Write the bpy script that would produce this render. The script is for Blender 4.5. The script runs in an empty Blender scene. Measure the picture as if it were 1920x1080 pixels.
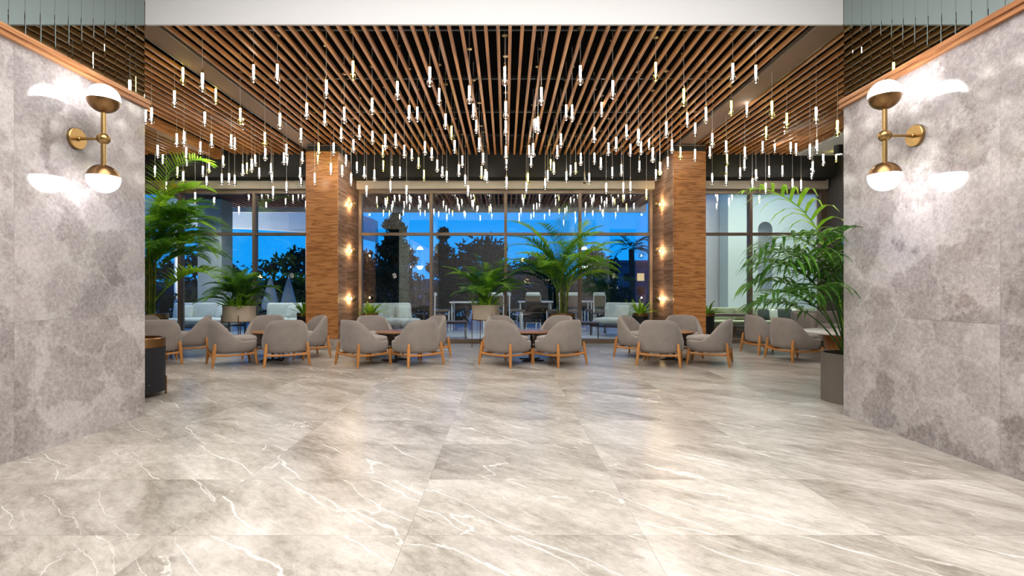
import bpy, bmesh, math, random
from mathutils import Vector, Matrix, noise as mnoise

# ------------------------------------------------------------------ camera, sky, lights, exposure
SC = bpy.context.scene
COL = SC.collection
F, VX, VY, EYE = 930.0, 948.0, 544.0, 1.25        # focal length and vanishing point in 1920x1080 pixels, eye height
cam = bpy.data.cameras.new('camera')
cam.sensor_width = 36.0
cam.lens = 36.0 * F / 1920.0
cam.shift_x = (960.0 - VX) / 1920.0
cam.shift_y = (VY - 540.0) / 1920.0
cam.clip_end = 400
cam_o = bpy.data.objects.new('camera', cam)
COL.objects.link(cam_o)
cam_o.location = (0, 0, EYE)
cam_o.rotation_euler = (math.radians(90), 0, 0)
SC.camera = cam_o

vs = SC.view_settings
vs.view_transform = 'Standard'
vs.look = 'None'
vs.exposure = 0.55
vs.gamma = 1.0
vs.use_curve_mapping = False

world = bpy.data.worlds.new('dusk_sky')
SC.world = world
world.use_nodes = True
wn, wl = world.node_tree.nodes, world.node_tree.links
wn.clear()
w_out = wn.new('ShaderNodeOutputWorld')
w_bg = wn.new('ShaderNodeBackground')
w_tc = wn.new('ShaderNodeTexCoord')
w_sep = wn.new('ShaderNodeSeparateXYZ')
w_ramp = wn.new('ShaderNodeValToRGB')
wl.new(w_tc.outputs['Generated'], w_sep.inputs[0])
wl.new(w_sep.outputs['Z'], w_ramp.inputs[0])
wl.new(w_ramp.outputs[0], w_bg.inputs[0])
wl.new(w_bg.outputs[0], w_out.inputs[0])
cr = w_ramp.color_ramp
cr.elements[0].position = 0.0
cr.elements[0].color = (0.006, 0.30, 0.86, 1)
cr.elements[1].position = 0.5
cr.elements[1].color = (0.003, 0.20, 0.74, 1)
w_bg.inputs[1].default_value = 1.05

def lamp(name, kind, loc, energy, color=(1, 1, 1), rot=(0, 0, 0), parent=None, **kw):
    d = bpy.data.lights.new(name, kind)
    d.energy = energy
    d.color = color
    for k, v in kw.items():
        setattr(d, k, v)
    o = bpy.data.objects.new(name, d)
    COL.objects.link(o)
    o.location = loc
    o.rotation_euler = rot
    if parent:
        o.parent = parent
    return o

# ceiling lighting of the lobby (above and behind the camera); unseen spots added to brighten the lounge
lamp('lobby_ceiling_light', 'AREA', (0.0, 1.2, 4.93), 400, (1.0, 0.975, 0.955), shape='RECTANGLE', size=5.5, size_y=5.0)
for lx in (-8.0, -5.6, -2.8, 0.0, 2.8, 5.4):
    for ly in (6.5, 8.3, 10.0):
        lamp('lounge_fill_spot', 'SPOT', (lx, ly, 4.27), 50, (1.0, 0.95, 0.89), spot_size=math.radians(150), spot_blend=0.6, shadow_soft_size=0.04)

SC.cycles.max_bounces = 10
SC.cycles.diffuse_bounces = 4
SC.cycles.glossy_bounces = 5
SC.cycles.transmission_bounces = 6
SC.cycles.transparent_max_bounces = 24
SC.cycles.sample_clamp_indirect = 6.0
SC.cycles.caustics_reflective = False
SC.cycles.caustics_refractive = False

# ------------------------------------------------------------------ helpers
R = math.radians

def at(px, py, Y):
    """world point at depth Y that the photograph shows at pixel (px, py)"""
    return Vector(((px - VX) / F * Y, Y, EYE + (VY - py) / F * Y))

class MB:
    """collects faces; build() links them as one mesh object"""
    def __init__(self):
        self.v, self.f, self.s = [], [], []
    def add(self, verts, faces, smooth=False):
        n = len(self.v)
        self.v += [tuple(p) for p in verts]
        for fc in faces:
            self.f.append([n + i for i in fc])
            self.s.append(smooth)
        return self
    def box(self, x0, x1, y0, y1, z0, z1):
        return self.add([(x0, y0, z0), (x1, y0, z0), (x1, y1, z0), (x0, y1, z0), (x0, y0, z1), (x1, y0, z1), (x1, y1, z1), (x0, y1, z1)],
                        [(0, 3, 2, 1), (4, 5, 6, 7), (0, 1, 5, 4), (1, 2, 6, 5), (2, 3, 7, 6), (3, 0, 4, 7)])
    def cbox(self, x, y, z, sx, sy, sz):
        return self.box(x - sx / 2, x + sx / 2, y - sy / 2, y + sy / 2, z - sz / 2, z + sz / 2)
    def lathe(self, prof, n=20, c=(0, 0, 0), axis='z', cap=True, smooth=True):
        vs_, fs = [], []
        m = len(prof)
        for (r, z) in prof:
            for k in range(n):
                a = 2 * math.pi * k / n
                p = (r * math.cos(a), r * math.sin(a), z)
                if axis == 'x': p = (p[2], p[0], p[1])
                if axis == 'y': p = (p[0], p[2], p[1])
                vs_.append((p[0] + c[0], p[1] + c[1], p[2] + c[2]))
        for i in range(m - 1):
            for k in range(n):
                k2 = (k + 1) % n
                fs.append((i * n + k, i * n + k2, (i + 1) * n + k2, (i + 1) * n + k))
        if cap:
            fs.append(tuple(range(n))[::-1])
            fs.append(tuple((m - 1) * n + k for k in range(n)))
        return self.add(vs_, fs, smooth)
    def tube(self, pts, rad, n=8, smooth=True, flat=1.0):
        pts = [Vector(p) for p in pts]
        if not hasattr(rad, '__len__'): rad = [rad] * len(pts)
        vs_, fs = [], []
        up = None
        for i, p in enumerate(pts):
            t = (pts[min(i + 1, len(pts) - 1)] - pts[max(i - 1, 0)]).normalized()
            if up is None:
                up = Vector((0, 0, 1)) if abs(t.z) < 0.9 else Vector((1, 0, 0))
            a = t.cross(up).normalized()
            b = a.cross(t).normalized()
            up = b
            for k in range(n):
                an = 2 * math.pi * k / n
                vs_.append(p + a * math.cos(an) * rad[i] + b * math.sin(an) * rad[i] * flat)
        m = len(pts)
        for i in range(m - 1):
            for k in range(n):
                k2 = (k + 1) % n
                fs.append((i * n + k, i * n + k2, (i + 1) * n + k2, (i + 1) * n + k))
        fs.append(tuple(range(n))[::-1])
        fs.append(tuple((m - 1) * n + k for k in range(n)))
        return self.add(vs_, fs, smooth)
    def mesh(self, name, mat):
        me = bpy.data.meshes.new(name)
        me.from_pydata(self.v, [], self.f)
        me.polygons.foreach_set('use_smooth', self.s)
        me.materials.append(mat)
        bm = bmesh.new(); bm.from_mesh(me)
        bmesh.ops.recalc_face_normals(bm, faces=bm.faces)
        bm.to_mesh(me); bm.free()
        if all(self.s): me.set_sharp_from_angle(angle=R(42))
        me.update()
        return me
    def build(self, name, mat, parent=None, bevel=0.0, seg=2):
        me = self.mesh(name, mat)
        if bevel > 0:
            bm = bmesh.new(); bm.from_mesh(me)
            es = [e for e in bm.edges if len(e.link_faces) == 2 and e.calc_face_angle(0) > 0.6]
            bmesh.ops.bevel(bm, geom=es, offset=bevel, segments=seg, affect='EDGES', profile=0.6)
            bm.to_mesh(me); bm.free()
            for p in me.polygons: p.use_smooth = False
        return put(name, me, parent)

def put(name, data, parent=None, loc=None, rz=None):
    o = bpy.data.objects.new(name, data)
    COL.objects.link(o)
    if parent: o.parent = parent
    if loc is not None: o.location = loc
    if rz is not None: o.rotation_euler = (0, 0, rz)
    return o

def tag(o, label=None, cat=None, group=None, kind=None):
    if label: o['label'] = label
    if cat: o['category'] = cat
    if group: o['group'] = group
    if kind: o['kind'] = kind
    return o

def empty(name, loc=(0, 0, 0), rz=0.0):
    o = bpy.data.objects.new(name, None)
    o.empty_display_size = 0.1
    COL.objects.link(o)
    o.location = loc
    o.rotation_euler = (0, 0, rz)
    return o

def copy_tree(o, parent=None):
    c = o.copy()
    COL.objects.link(c)
    c.parent = parent
    for ch in list(o.children):
        copy_tree(ch, c)
    return c

def rounded(name, mat, sx, sy, sz, r, parent=None, loc=(0, 0, 0), rot=(0, 0, 0), seg=3, puff=0.0):
    """rounded block / cushion centred on loc"""
    bm = bmesh.new()
    bmesh.ops.create_cube(bm, size=1.0)
    bmesh.ops.scale(bm, vec=(sx, sy, sz), verts=bm.verts)
    bmesh.ops.bevel(bm, geom=bm.edges[:], offset=r, segments=seg, affect='EDGES', profile=0.5)
    if puff:
        bmesh.ops.subdivide_edges(bm, edges=[e for e in bm.edges if e.calc_length() > 0.12], cuts=4, use_grid_fill=True)
        for v in bm.verts:
            fx, fy = 1 - (2 * v.co.x / sx) ** 2, 1 - (2 * v.co.y / sy) ** 2
            v.co.z += math.copysign(1, v.co.z) * puff * max(fx, 0) * max(fy, 0)
    me = bpy.data.meshes.new(name)
    for f in bm.faces: f.smooth = True
    bm.to_mesh(me); bm.free()
    me.materials.append(mat)
    o = put(name, me, parent, loc)
    o.rotation_euler = rot
    return o

# ------------------------------------------------------------------ materials
def new_mat(name):
    m = bpy.data.materials.new(name)
    m.use_nodes = True
    nt = m.node_tree
    b = nt.nodes['Principled BSDF']
    return m, nt, b

def node(nt, t, **kw):
    n = nt.nodes.new(t)
    for k, v in kw.items(): setattr(n, k, v)
    return n

def plain(name, col, rough=0.5, metal=0.0, bump=0.0, scale=40.0, var=0.12, spec=0.5):
    m, nt, b = new_mat(name)
    tc = node(nt, 'ShaderNodeTexCoord')
    nz = node(nt, 'ShaderNodeTexNoise')
    nz.inputs['Scale'].default_value = scale
    nz.inputs['Detail'].default_value = 4
    nt.links.new(tc.outputs['Object'], nz.inputs['Vector'])
    mx = node(nt, 'ShaderNodeMix', data_type='RGBA')
    mx.inputs[6].default_value = tuple(c * (1 - var) for c in col) + (1,)
    mx.inputs[7].default_value = tuple(min(c * (1 + var), 1) for c in col) + (1,)
    nt.links.new(nz.outputs['Fac'], mx.inputs[0])
    nt.links.new(mx.outputs[2], b.inputs['Base Color'])
    b.inputs['Roughness'].default_value = rough
    b.inputs['Metallic'].default_value = metal
    b.inputs['Specular IOR Level'].default_value = spec
    if bump:
        bp = node(nt, 'ShaderNodeBump')
        bp.inputs['Strength'].default_value = bump
        bp.inputs['Distance'].default_value = 0.004
        nt.links.new(nz.outputs['Fac'], bp.inputs['Height'])
        nt.links.new(bp.outputs[0], b.inputs['Normal'])
    return m

def emit(name, col, strength):
    m, nt, b = new_mat(name)
    nt.nodes.remove(b)
    e = node(nt, 'ShaderNodeEmission')
    e.inputs[0].default_value = (*col, 1)
    e.inputs[1].default_value = strength
    nt.links.new(e.outputs[0], nt.nodes['Material Output'].inputs[0])
    return m

def thin_glass(name, tint=(1, 1, 1), refl=1.0, rough=0.0, ior=1.5, gloss=(1, 1, 1)):
    """transparent sheet with Fresnel reflection"""
    m, nt, b = new_mat(name)
    nt.nodes.remove(b)
    t = node(nt, 'ShaderNodeBsdfTransparent'); t.inputs[0].default_value = (*tint, 1)
    g = node(nt, 'ShaderNodeBsdfGlossy'); g.inputs['Roughness'].default_value = rough
    g.inputs[0].default_value = (*gloss, 1)
    fr = node(nt, 'ShaderNodeFresnel'); fr.inputs[0].default_value = ior
    mu = node(nt, 'ShaderNodeMath', operation='MULTIPLY'); mu.inputs[1].default_value = refl; mu.use_clamp = True
    nt.links.new(fr.outputs[0], mu.inputs[0])
    mx = node(nt, 'ShaderNodeMixShader')
    nt.links.new(mu.outputs[0], mx.inputs[0])
    nt.links.new(t.outputs[0], mx.inputs[1])
    nt.links.new(g.outputs[0], mx.inputs[2])
    nt.links.new(mx.outputs[0], nt.nodes['Material Output'].inputs[0])
    return m

def ramp(nt, pts):
    r = node(nt, 'ShaderNodeValToRGB')
    e = r.color_ramp.elements
    while len(e) > 1: e.remove(e[-1])
    e[0].position, e[0].color = pts[0][0], (*pts[0][1], 1)
    for p, c in pts[1:]:
        x = e.new(p); x.color = (*c, 1)
    return r

def stone(name, dark, mid, light, vein, rough, angle, stretch, offset_per_piece=True, vein_w=0.012, vein_amt=0.8, scale=1.0, breccia=False, patch=0.5, grit=1.0, spread=0.14):
    """veined limestone: clouded ground, speckle and thin pale veins running along one diagonal"""
    m, nt, b = new_mat(name)
    L = nt.links
    geo = node(nt, 'ShaderNodeNewGeometry')
    oi = node(nt, 'ShaderNodeObjectInfo')
    cmb = node(nt, 'ShaderNodeCombineXYZ')
    mul = node(nt, 'ShaderNodeMath', operation='MULTIPLY'); mul.inputs[1].default_value = 37.0 if offset_per_piece else 0.0
    L.new(oi.outputs['Random'], mul.inputs[0])
    for i in range(3): L.new(mul.outputs[0], cmb.inputs[i])
    add = node(nt, 'ShaderNodeVectorMath', operation='ADD')
    mp = node(nt, 'ShaderNodeMapping')
    mp.inputs['Rotation'].default_value = angle
    mp.inputs['Scale'].default_value = stretch
    mp.vector_type = 'TEXTURE'
    L.new(geo.outputs['Position'], mp.inputs['Vector'])
    L.new(mp.outputs[0], add.inputs[0]); L.new(cmb.outputs[0], add.inputs[1])
    P = add.outputs[0]
    def nz(s, d=6, dist=0.0, rg=0.6):
        n = node(nt, 'ShaderNodeTexNoise')
        n.inputs['Scale'].default_value = s * scale; n.inputs['Detail'].default_value = d
        n.inputs['Roughness'].default_value = rg; n.inputs['Distortion'].default_value = dist
        L.new(P, n.inputs['Vector'])
        return n.outputs['Fac']
    big = nz(1.1, 8, 0.5, 0.62)
    fine = nz(8.0 * grit, 12, 0.25, 0.82)
    mx0 = node(nt, 'ShaderNodeMix', data_type='FLOAT'); mx0.inputs[0].default_value = patch
    L.new(big, mx0.inputs[2]); L.new(fine, mx0.inputs[3])
    rp = ramp(nt, [(0.5 - spread, dark), (0.5, mid), (0.5 + spread, light)])
    L.new(mx0.outputs[0], rp.inputs[0])
    # dark specks
    sp = nz(20.0 * grit, 10, 0.3, 0.85)
    spr = ramp(nt, [(0.32, (0.50, 0.47, 0.45)), (0.45, (1, 1, 1))])
    L.new(sp, spr.inputs[0])
    m1 = node(nt, 'ShaderNodeMix', data_type='RGBA', blend_type='MULTIPLY'); m1.inputs[0].default_value = 0.8
    L.new(rp.outputs[0], m1.inputs[6]); L.new(spr.outputs[0], m1.inputs[7])
    # veins: wandering lines that follow the stretched direction, broken up by a mask
    sep = node(nt, 'ShaderNodeSeparateXYZ'); L.new(P, sep.inputs[0])
    def vein_lines(axis, f, amp, w, off, lo, hi):
        n = node(nt, 'ShaderNodeTexNoise'); n.inputs['Scale'].default_value = 1.5
        n.inputs['Detail'].default_value = 7; n.inputs['Roughness'].default_value = 0.52
        o2 = node(nt, 'ShaderNodeVectorMath', operation='ADD'); o2.inputs[1].default_value = (off, off * 2, off)
        L.new(P, o2.inputs[0]); L.new(o2.outputs[0], n.inputs['Vector'])
        a1 = node(nt, 'ShaderNodeMath', operation='MULTIPLY'); a1.inputs[1].default_value = amp; L.new(n.outputs['Fac'], a1.inputs[0])
        a2 = node(nt, 'ShaderNodeMath', operation='MULTIPLY_ADD'); a2.inputs[1].default_value = f
        L.new(sep.outputs[axis], a2.inputs[0]); L.new(a1.outputs[0], a2.inputs[2])
        fr = node(nt, 'ShaderNodeMath', operation='FRACT'); L.new(a2.outputs[0], fr.inputs[0])
        s1 = node(nt, 'ShaderNodeMath', operation='SUBTRACT'); s1.inputs[1].default_value = 0.5; L.new(fr.outputs[0], s1.inputs[0])
        ab = node(nt, 'ShaderNodeMath', operation='ABSOLUTE'); L.new(s1.outputs[0], ab.inputs[0])
        mk = node(nt, 'ShaderNodeTexNoise'); mk.inputs['Scale'].default_value = 1.7; mk.inputs['Detail'].default_value = 3
        o3 = node(nt, 'ShaderNodeVectorMath', operation='ADD'); o3.inputs[1].default_value = (off * 3, -off, 5)
        L.new(P, o3.inputs[0]); L.new(o3.outputs[0], mk.inputs['Vector'])
        m2 = node(nt, 'ShaderNodeMapRange'); m2.inputs['From Min'].default_value = lo; m2.inputs['From Max'].default_value = hi
        L.new(mk.outputs['Fac'], m2.inputs['Value'])
        wd = node(nt, 'ShaderNodeMath', operation='MULTIPLY_ADD'); wd.inputs[1].default_value = w; wd.inputs[2].default_value = w * 0.25
        L.new(m2.outputs[0], wd.inputs[0])
        mr = node(nt, 'ShaderNodeMapRange'); mr.inputs['From Min'].default_value = 0.0
        mr.inputs['To Min'].default_value = 1.0; mr.inputs['To Max'].default_value = 0.0
        L.new(wd.outputs[0], mr.inputs['From Max']); L.new(ab.outputs[0], mr.inputs['Value'])
        mm = node(nt, 'ShaderNodeMath', operation='MULTIPLY'); L.new(mr.outputs[0], mm.inputs[0]); L.new(m2.outputs[0], mm.inputs[1])
        return mm.outputs[0]
    va = vein_lines(1, 2.1, 1.6, vein_w * 4.5, 3.0, 0.42, 0.58)
    vb = vein_lines(1, 3.9, 2.4, vein_w * 5.0, 11.0, 0.47, 0.62)
    vc = vein_lines(0, 2.2, 2.6, vein_w * 4.0, 23.0, 0.50, 0.66)
    vn = node(nt, 'ShaderNodeMath', operation='MAXIMUM'); L.new(va, vn.inputs[0]); L.new(vb, vn.inputs[1])
    vm = node(nt, 'ShaderNodeMath', operation='MAXIMUM'); L.new(vn.outputs[0], vm.inputs[0]); L.new(vc, vm.inputs[1])
    if breccia:                      # pale seams between rounded clasts
        wn_ = node(nt, 'ShaderNodeTexNoise'); wn_.inputs['Scale'].default_value = 2.6; wn_.inputs['Detail'].default_value = 6; wn_.inputs['Roughness'].default_value = 0.7
        L.new(P, wn_.inputs['Vector'])
        wa = node(nt, 'ShaderNodeVectorMath', operation='SCALE'); wa.inputs['Scale'].default_value = 0.55; L.new(wn_.outputs['Color'], wa.inputs[0])
        wb = node(nt, 'ShaderNodeVectorMath', operation='ADD'); L.new(P, wb.inputs[0]); L.new(wa.outputs[0], wb.inputs[1])
        vo = node(nt, 'ShaderNodeTexVoronoi', feature='DISTANCE_TO_EDGE'); vo.inputs['Scale'].default_value = 2.3
        L.new(wb.outputs[0], vo.inputs['Vector'])
        ve = node(nt, 'ShaderNodeMapRange'); ve.inputs['From Max'].default_value = 0.09; ve.inputs['To Min'].default_value = 0.75; ve.inputs['To Max'].default_value = 0.0
        L.new(vo.outputs['Distance'], ve.inputs['Value'])
        vk = node(nt, 'ShaderNodeMath', operation='MULTIPLY'); L.new(ve.outputs[0], vk.inputs[0]); L.new(fine, vk.inputs[1])
        vq = node(nt, 'ShaderNodeMath', operation='MAXIMUM'); L.new(vk.outputs[0], vq.inputs[0]); L.new(vm.outputs[0], vq.inputs[1])
        vm = vq
        cl = node(nt, 'ShaderNodeTexVoronoi', feature='SMOOTH_F1'); cl.inputs['Scale'].default_value = 2.3; cl.inputs['Smoothness'].default_value = 0.25
        L.new(wb.outputs[0], cl.inputs['Vector'])
        cs = node(nt, 'ShaderNodeSeparateColor'); L.new(cl.outputs['Color'], cs.inputs[0])
        ck = node(nt, 'ShaderNodeMapRange'); ck.inputs['To Min'].default_value = -0.06; ck.inputs['To Max'].default_value = 0.06
        L.new(cs.outputs[0], ck.inputs['Value'])
        ca = node(nt, 'ShaderNodeMath', operation='ADD'); L.new(mx0.outputs[0], ca.inputs[0]); L.new(ck.outputs[0], ca.inputs[1])
        L.new(ca.outputs[0], rp.inputs[0])
    vx = node(nt, 'ShaderNodeMath', operation='MULTIPLY'); vx.inputs[1].default_value = vein_amt; L.new(vm.outputs[0], vx.inputs[0])
    m3 = node(nt, 'ShaderNodeMix', data_type='RGBA')
    m3.inputs[7].default_value = (*vein, 1)
    L.new(vx.outputs[0], m3.inputs[0]); L.new(m1.outputs[2], m3.inputs[6])
    # each piece a little lighter or darker than its neighbour
    br = node(nt, 'ShaderNodeMapRange'); br.inputs['To Min'].default_value = 0.90; br.inputs['To Max'].default_value = 1.08
    L.new(oi.outputs['Random'], br.inputs['Value'])
    m4 = node(nt, 'ShaderNodeVectorMath', operation='SCALE')
    L.new(m3.outputs[2], m4.inputs[0]); L.new(br.outputs[0], m4.inputs['Scale'])
    L.new(m4.outputs[0], b.inputs['Base Color'])
    b.inputs['Roughness'].default_value = rough
    return m

def wood(name, c_dark, c_mid, c_light, rough=0.45, axis='x', scale=1.0, spec=0.5, grain=1.0):
    """straight to cathedral grain along one axis, shifted from piece to piece"""
    m, nt, b = new_mat(name)
    L = nt.links
    geo = node(nt, 'ShaderNodeNewGeometry')
    oi = node(nt, 'ShaderNodeObjectInfo')
    mul = node(nt, 'ShaderNodeMath', operation='MULTIPLY'); mul.inputs[1].default_value = 23.0
    L.new(oi.outputs['Random'], mul.inputs[0])
    mp = node(nt, 'ShaderNodeMapping'); mp.vector_type = 'POINT'
    sc = {'x': (0.55, 6, 6), 'y': (6, 0.35, 6), 'z': (6, 6, 0.55)}[axis]
    mp.inputs['Scale'].default_value = tuple(s * scale for s in sc)
    L.new(geo.outputs['Position'], mp.inputs['Vector'])
    add = node(nt, 'ShaderNodeVectorMath', operation='ADD')
    cmb = node(nt, 'ShaderNodeCombineXYZ')
    for i in range(3): L.new(mul.outputs[0], cmb.inputs[i])
    L.new(mp.outputs[0], add.inputs[0]); L.new(cmb.outputs[0], add.inputs[1])
    n1 = node(nt, 'ShaderNodeTexNoise'); n1.inputs['Scale'].default_value = 1.3; n1.inputs['Detail'].default_value = 3; n1.inputs['Distortion'].default_value = 0.6
    L.new(add.outputs[0], n1.inputs['Vector'])
    k = node(nt, 'ShaderNodeMath', operation='MULTIPLY'); k.inputs[1].default_value = 9.0 * grain; L.new(n1.outputs['Fac'], k.inputs[0])
    fr = node(nt, 'ShaderNodeMath', operation='PINGPONG'); fr.inputs[1].default_value = 1.0; L.new(k.outputs[0], fr.inputs[0])
    n2 = node(nt, 'ShaderNodeTexNoise'); n2.inputs['Scale'].default_value = 9.0; n2.inputs['Detail'].default_value = 6; n2.inputs['Roughness'].default_value = 0.7
    L.new(add.outputs[0], n2.inputs['Vector'])
    mx = node(nt, 'ShaderNodeMix', data_type='FLOAT'); mx.inputs[0].default_value = 0.55
    L.new(fr.outputs[0], mx.inputs[2]); L.new(n2.outputs['Fac'], mx.inputs[3])
    rp = ramp(nt, [(0.22, c_dark), (0.45, c_mid), (0.75, c_light)])
    L.new(mx.outputs[0], rp.inputs[0])
    br = node(nt, 'ShaderNodeMapRange'); br.inputs['To Min'].default_value = 0.88; br.inputs['To Max'].default_value = 1.1
    L.new(oi.outputs['Random'], br.inputs['Value'])
    m4 = node(nt, 'ShaderNodeVectorMath', operation='SCALE')
    L.new(rp.outputs[0], m4.inputs[0]); L.new(br.outputs[0], m4.inputs['Scale'])
    L.new(m4.outputs[0], b.inputs['Base Color'])
    b.inputs['Roughness'].default_value = rough
    b.inputs['Specular IOR Level'].default_value = spec
    bp = node(nt, 'ShaderNodeBump'); bp.inputs['Strength'].default_value = 0.15; bp.inputs['Distance'].default_value = 0.002
    L.new(mx.outputs[0], bp.inputs['Height']); L.new(bp.outputs[0], b.inputs['Normal'])
    return m

def fabric(name, col, rough=0.9, scale=260.0):
    m, nt, b = new_mat(name)
    L = nt.links
    tc = node(nt, 'ShaderNodeTexCoord')
    n1 = node(nt, 'ShaderNodeTexNoise'); n1.inputs['Scale'].default_value = scale; n1.inputs['Detail'].default_value = 2
    n2 = node(nt, 'ShaderNodeTexNoise'); n2.inputs['Scale'].default_value = 7.0; n2.inputs['Detail'].default_value = 4
    L.new(tc.outputs['Object'], n1.inputs['Vector']); L.new(tc.outputs['Object'], n2.inputs['Vector'])
    mx = node(nt, 'ShaderNodeMix', data_type='FLOAT'); mx.inputs[0].default_value = 0.3
    L.new(n1.outputs['Fac'], mx.inputs[2]); L.new(n2.outputs['Fac'], mx.inputs[3])
    rp = ramp(nt, [(0.3, tuple(c * 0.72 for c in col)), (0.7, tuple(min(1, c * 1.22) for c in col))])
    L.new(mx.outputs[0], rp.inputs[0]); L.new(rp.outputs[0], b.inputs['Base Color'])
    b.inputs['Roughness'].default_value = rough
    b.inputs['Specular IOR Level'].default_value = 0.2
    b.inputs['Sheen Weight'].default_value = 0.25
    b.inputs['Sheen Roughness'].default_value = 0.5
    bp = node(nt, 'ShaderNodeBump'); bp.inputs['Strength'].default_value = 0.25; bp.inputs['Distance'].default_value = 0.002
    L.new(n1.outputs['Fac'], bp.inputs['Height']); L.new(bp.outputs[0], b.inputs['Normal'])
    return m

def leafmat(name, c1, c2, rough=0.45):
    m, nt, b = new_mat(name)
    L = nt.links
    geo = node(nt, 'ShaderNodeNewGeometry')
    n1 = node(nt, 'ShaderNodeTexNoise'); n1.inputs['Scale'].default_value = 6.0; n1.inputs['Detail'].default_value = 3
    L.new(geo.outputs['Position'], n1.inputs['Vector'])
    rp = ramp(nt, [(0.35, c1), (0.65, c2)])
    L.new(n1.outputs['Fac'], rp.inputs[0]); L.new(rp.outputs[0], b.inputs['Base Color'])
    b.inputs['Roughness'].default_value = rough
    tl = node(nt, 'ShaderNodeBsdfTranslucent')
    L.new(rp.outputs[0], tl.inputs[0])
    ms = node(nt, 'ShaderNodeMixShader'); ms.inputs[0].default_value = 0.5
    L.new(b.outputs[0], ms.inputs[1]); L.new(tl.outputs[0], ms.inputs[2])
    L.new(ms.outputs[0], nt.nodes['Material Output'].inputs[0])
    return m

M = {}
M['floor'] = stone('floor_marble', (0.215, 0.185, 0.15), (0.42, 0.385, 0.338), (0.60, 0.565, 0.515), (0.86, 0.83, 0.78), 0.28,
                   (0, 0, R(-42)), (2.0, 0.85, 1.0), vein_w=0.0042, vein_amt=0.85, grit=1.0, spread=0.115, patch=0.5, scale=1.8)
M['wall_stone'] = stone('wall_limestone', (0.19, 0.165, 0.160), (0.365, 0.332, 0.330), (0.55, 0.515, 0.512), (0.66, 0.63, 0.62), 0.10,
                        (R(30), 0, 0), (1, 1, 1), vein_w=0.0008, vein_amt=0.7, scale=1.5, patch=0.62, breccia=True, grit=2.6)
M['grout'] = plain('grout', (0.50, 0.47, 0.42), 0.8)
M['slat'] = wood('slat_wood', (0.22, 0.078, 0.020), (0.40, 0.155, 0.042), (0.54, 0.24, 0.075), 0.5, 'y', 0.8)
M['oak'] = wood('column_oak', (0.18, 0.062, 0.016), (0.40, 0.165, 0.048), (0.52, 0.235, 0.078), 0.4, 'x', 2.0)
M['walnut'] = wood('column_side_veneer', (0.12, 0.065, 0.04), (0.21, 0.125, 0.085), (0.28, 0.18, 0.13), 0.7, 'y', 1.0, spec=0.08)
M['trim'] = wood('trim_oak', (0.26, 0.10, 0.035), (0.42, 0.18, 0.07), (0.55, 0.27, 0.11), 0.4, 'y', 1.5)
M['leg'] = wood('leg_oak', (0.44, 0.175, 0.042), (0.52, 0.22, 0.058), (0.57, 0.255, 0.072), 0.4, 'z', 2.0)
M['table_wood'] = wood('table_walnut', (0.17, 0.075, 0.03), (0.30, 0.14, 0.06), (0.38, 0.19, 0.09), 0.3, 'x', 2.0)
M['black'] = plain('black_ceiling_void', (0.002, 0.002, 0.002), 1.0, spec=0.05)
M['fascia'] = plain('dark_fascia_paint', (0.016, 0.0155, 0.015), 0.8, spec=0.15)
M['white'] = plain('white_plaster', (0.64, 0.64, 0.635), 0.7, scale=3, var=0.02)
M['mint'] = plain('pale_green_plaster', (0.55, 0.64, 0.58), 0.6, scale=3, var=0.03)
M['mintwall'] = plain('mint_wall_paint', (0.60, 0.72, 0.66), 0.6, scale=2, var=0.03)
M['grey_wall'] = plain('charcoal_wall_paint', (0.10, 0.095, 0.095), 0.6, scale=5, var=0.05)
M['grey_ceil'] = plain('light_grey_ceiling_paint', (0.55, 0.54, 0.51), 0.7, scale=3, var=0.02)
M['beige'] = plain('beige_beam_cladding', (0.56, 0.48, 0.38), 0.55, scale=3, var=0.03)
M['bronze'] = plain('bronze_window_frame', (0.20, 0.145, 0.105), 0.4, 0.35, scale=20)
M['brass'] = plain('aged_brass', (0.38, 0.245, 0.10), 0.30, 1.0, scale=25, var=0.15)
M['brassdark'] = plain('brown_brass_bowl', (0.30, 0.17, 0.075), 0.30, 1.0, scale=25, var=0.15)
M['diffuser'] = plain('brown_perforated_metal', (0.24, 0.145, 0.095), 0.85, 0.0, bump=0.6, scale=180)
M['opal'] = emit('opal_glass_lit', (1.0, 0.97, 0.97), 14.0)
M['warm'] = emit('warm_bulb', (1.0, 0.70, 0.36), 800.0)
M['glass'] = thin_glass('window_glass', (0.96, 0.99, 0.98), 3.0, 0.0, 1.5)
M['mirror'] = plain('smoked_mirror', (0.36, 0.44, 0.43), 0.015, 1.0, scale=1, var=0.02)
M['mirror_clear'] = plain('clear_mirror', (0.75, 0.78, 0.78), 0.01, 1.0, scale=1, var=0.01)
M['steel'] = plain('brushed_steel', (0.55, 0.53, 0.50), 0.3, 1.0)
M['taupe'] = fabric('taupe_wool', (0.285, 0.248, 0.224))
M['taupe_seat'] = fabric('taupe_seat_wool', (0.325, 0.285, 0.258))
M['blackmetal'] = plain('black_powder_coat', (0.014, 0.014, 0.015), 0.45)
M['navy'] = plain('black_bin_lacquer', (0.012, 0.013, 0.016), 0.65, spec=0.3)
M['pot_beige'] = plain('champagne_planter_metal', (0.50, 0.42, 0.325), 0.5, 0.0, scale=6, var=0.05)
M['pot_taupe'] = plain('taupe_planter_lacquer', (0.135, 0.115, 0.095), 0.5, scale=6, var=0.05)
M['soil'] = plain('potting_soil', (0.05, 0.03, 0.02), 0.95, bump=1.0, scale=60, var=0.4)
M['leaf'] = leafmat('palm_leaf', (0.11, 0.30, 0.02), (0.28, 0.55, 0.05))
M['leaf_bright'] = leafmat('bright_palm_leaf', (0.20, 0.48, 0.02), (0.48, 0.74, 0.06))
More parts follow.
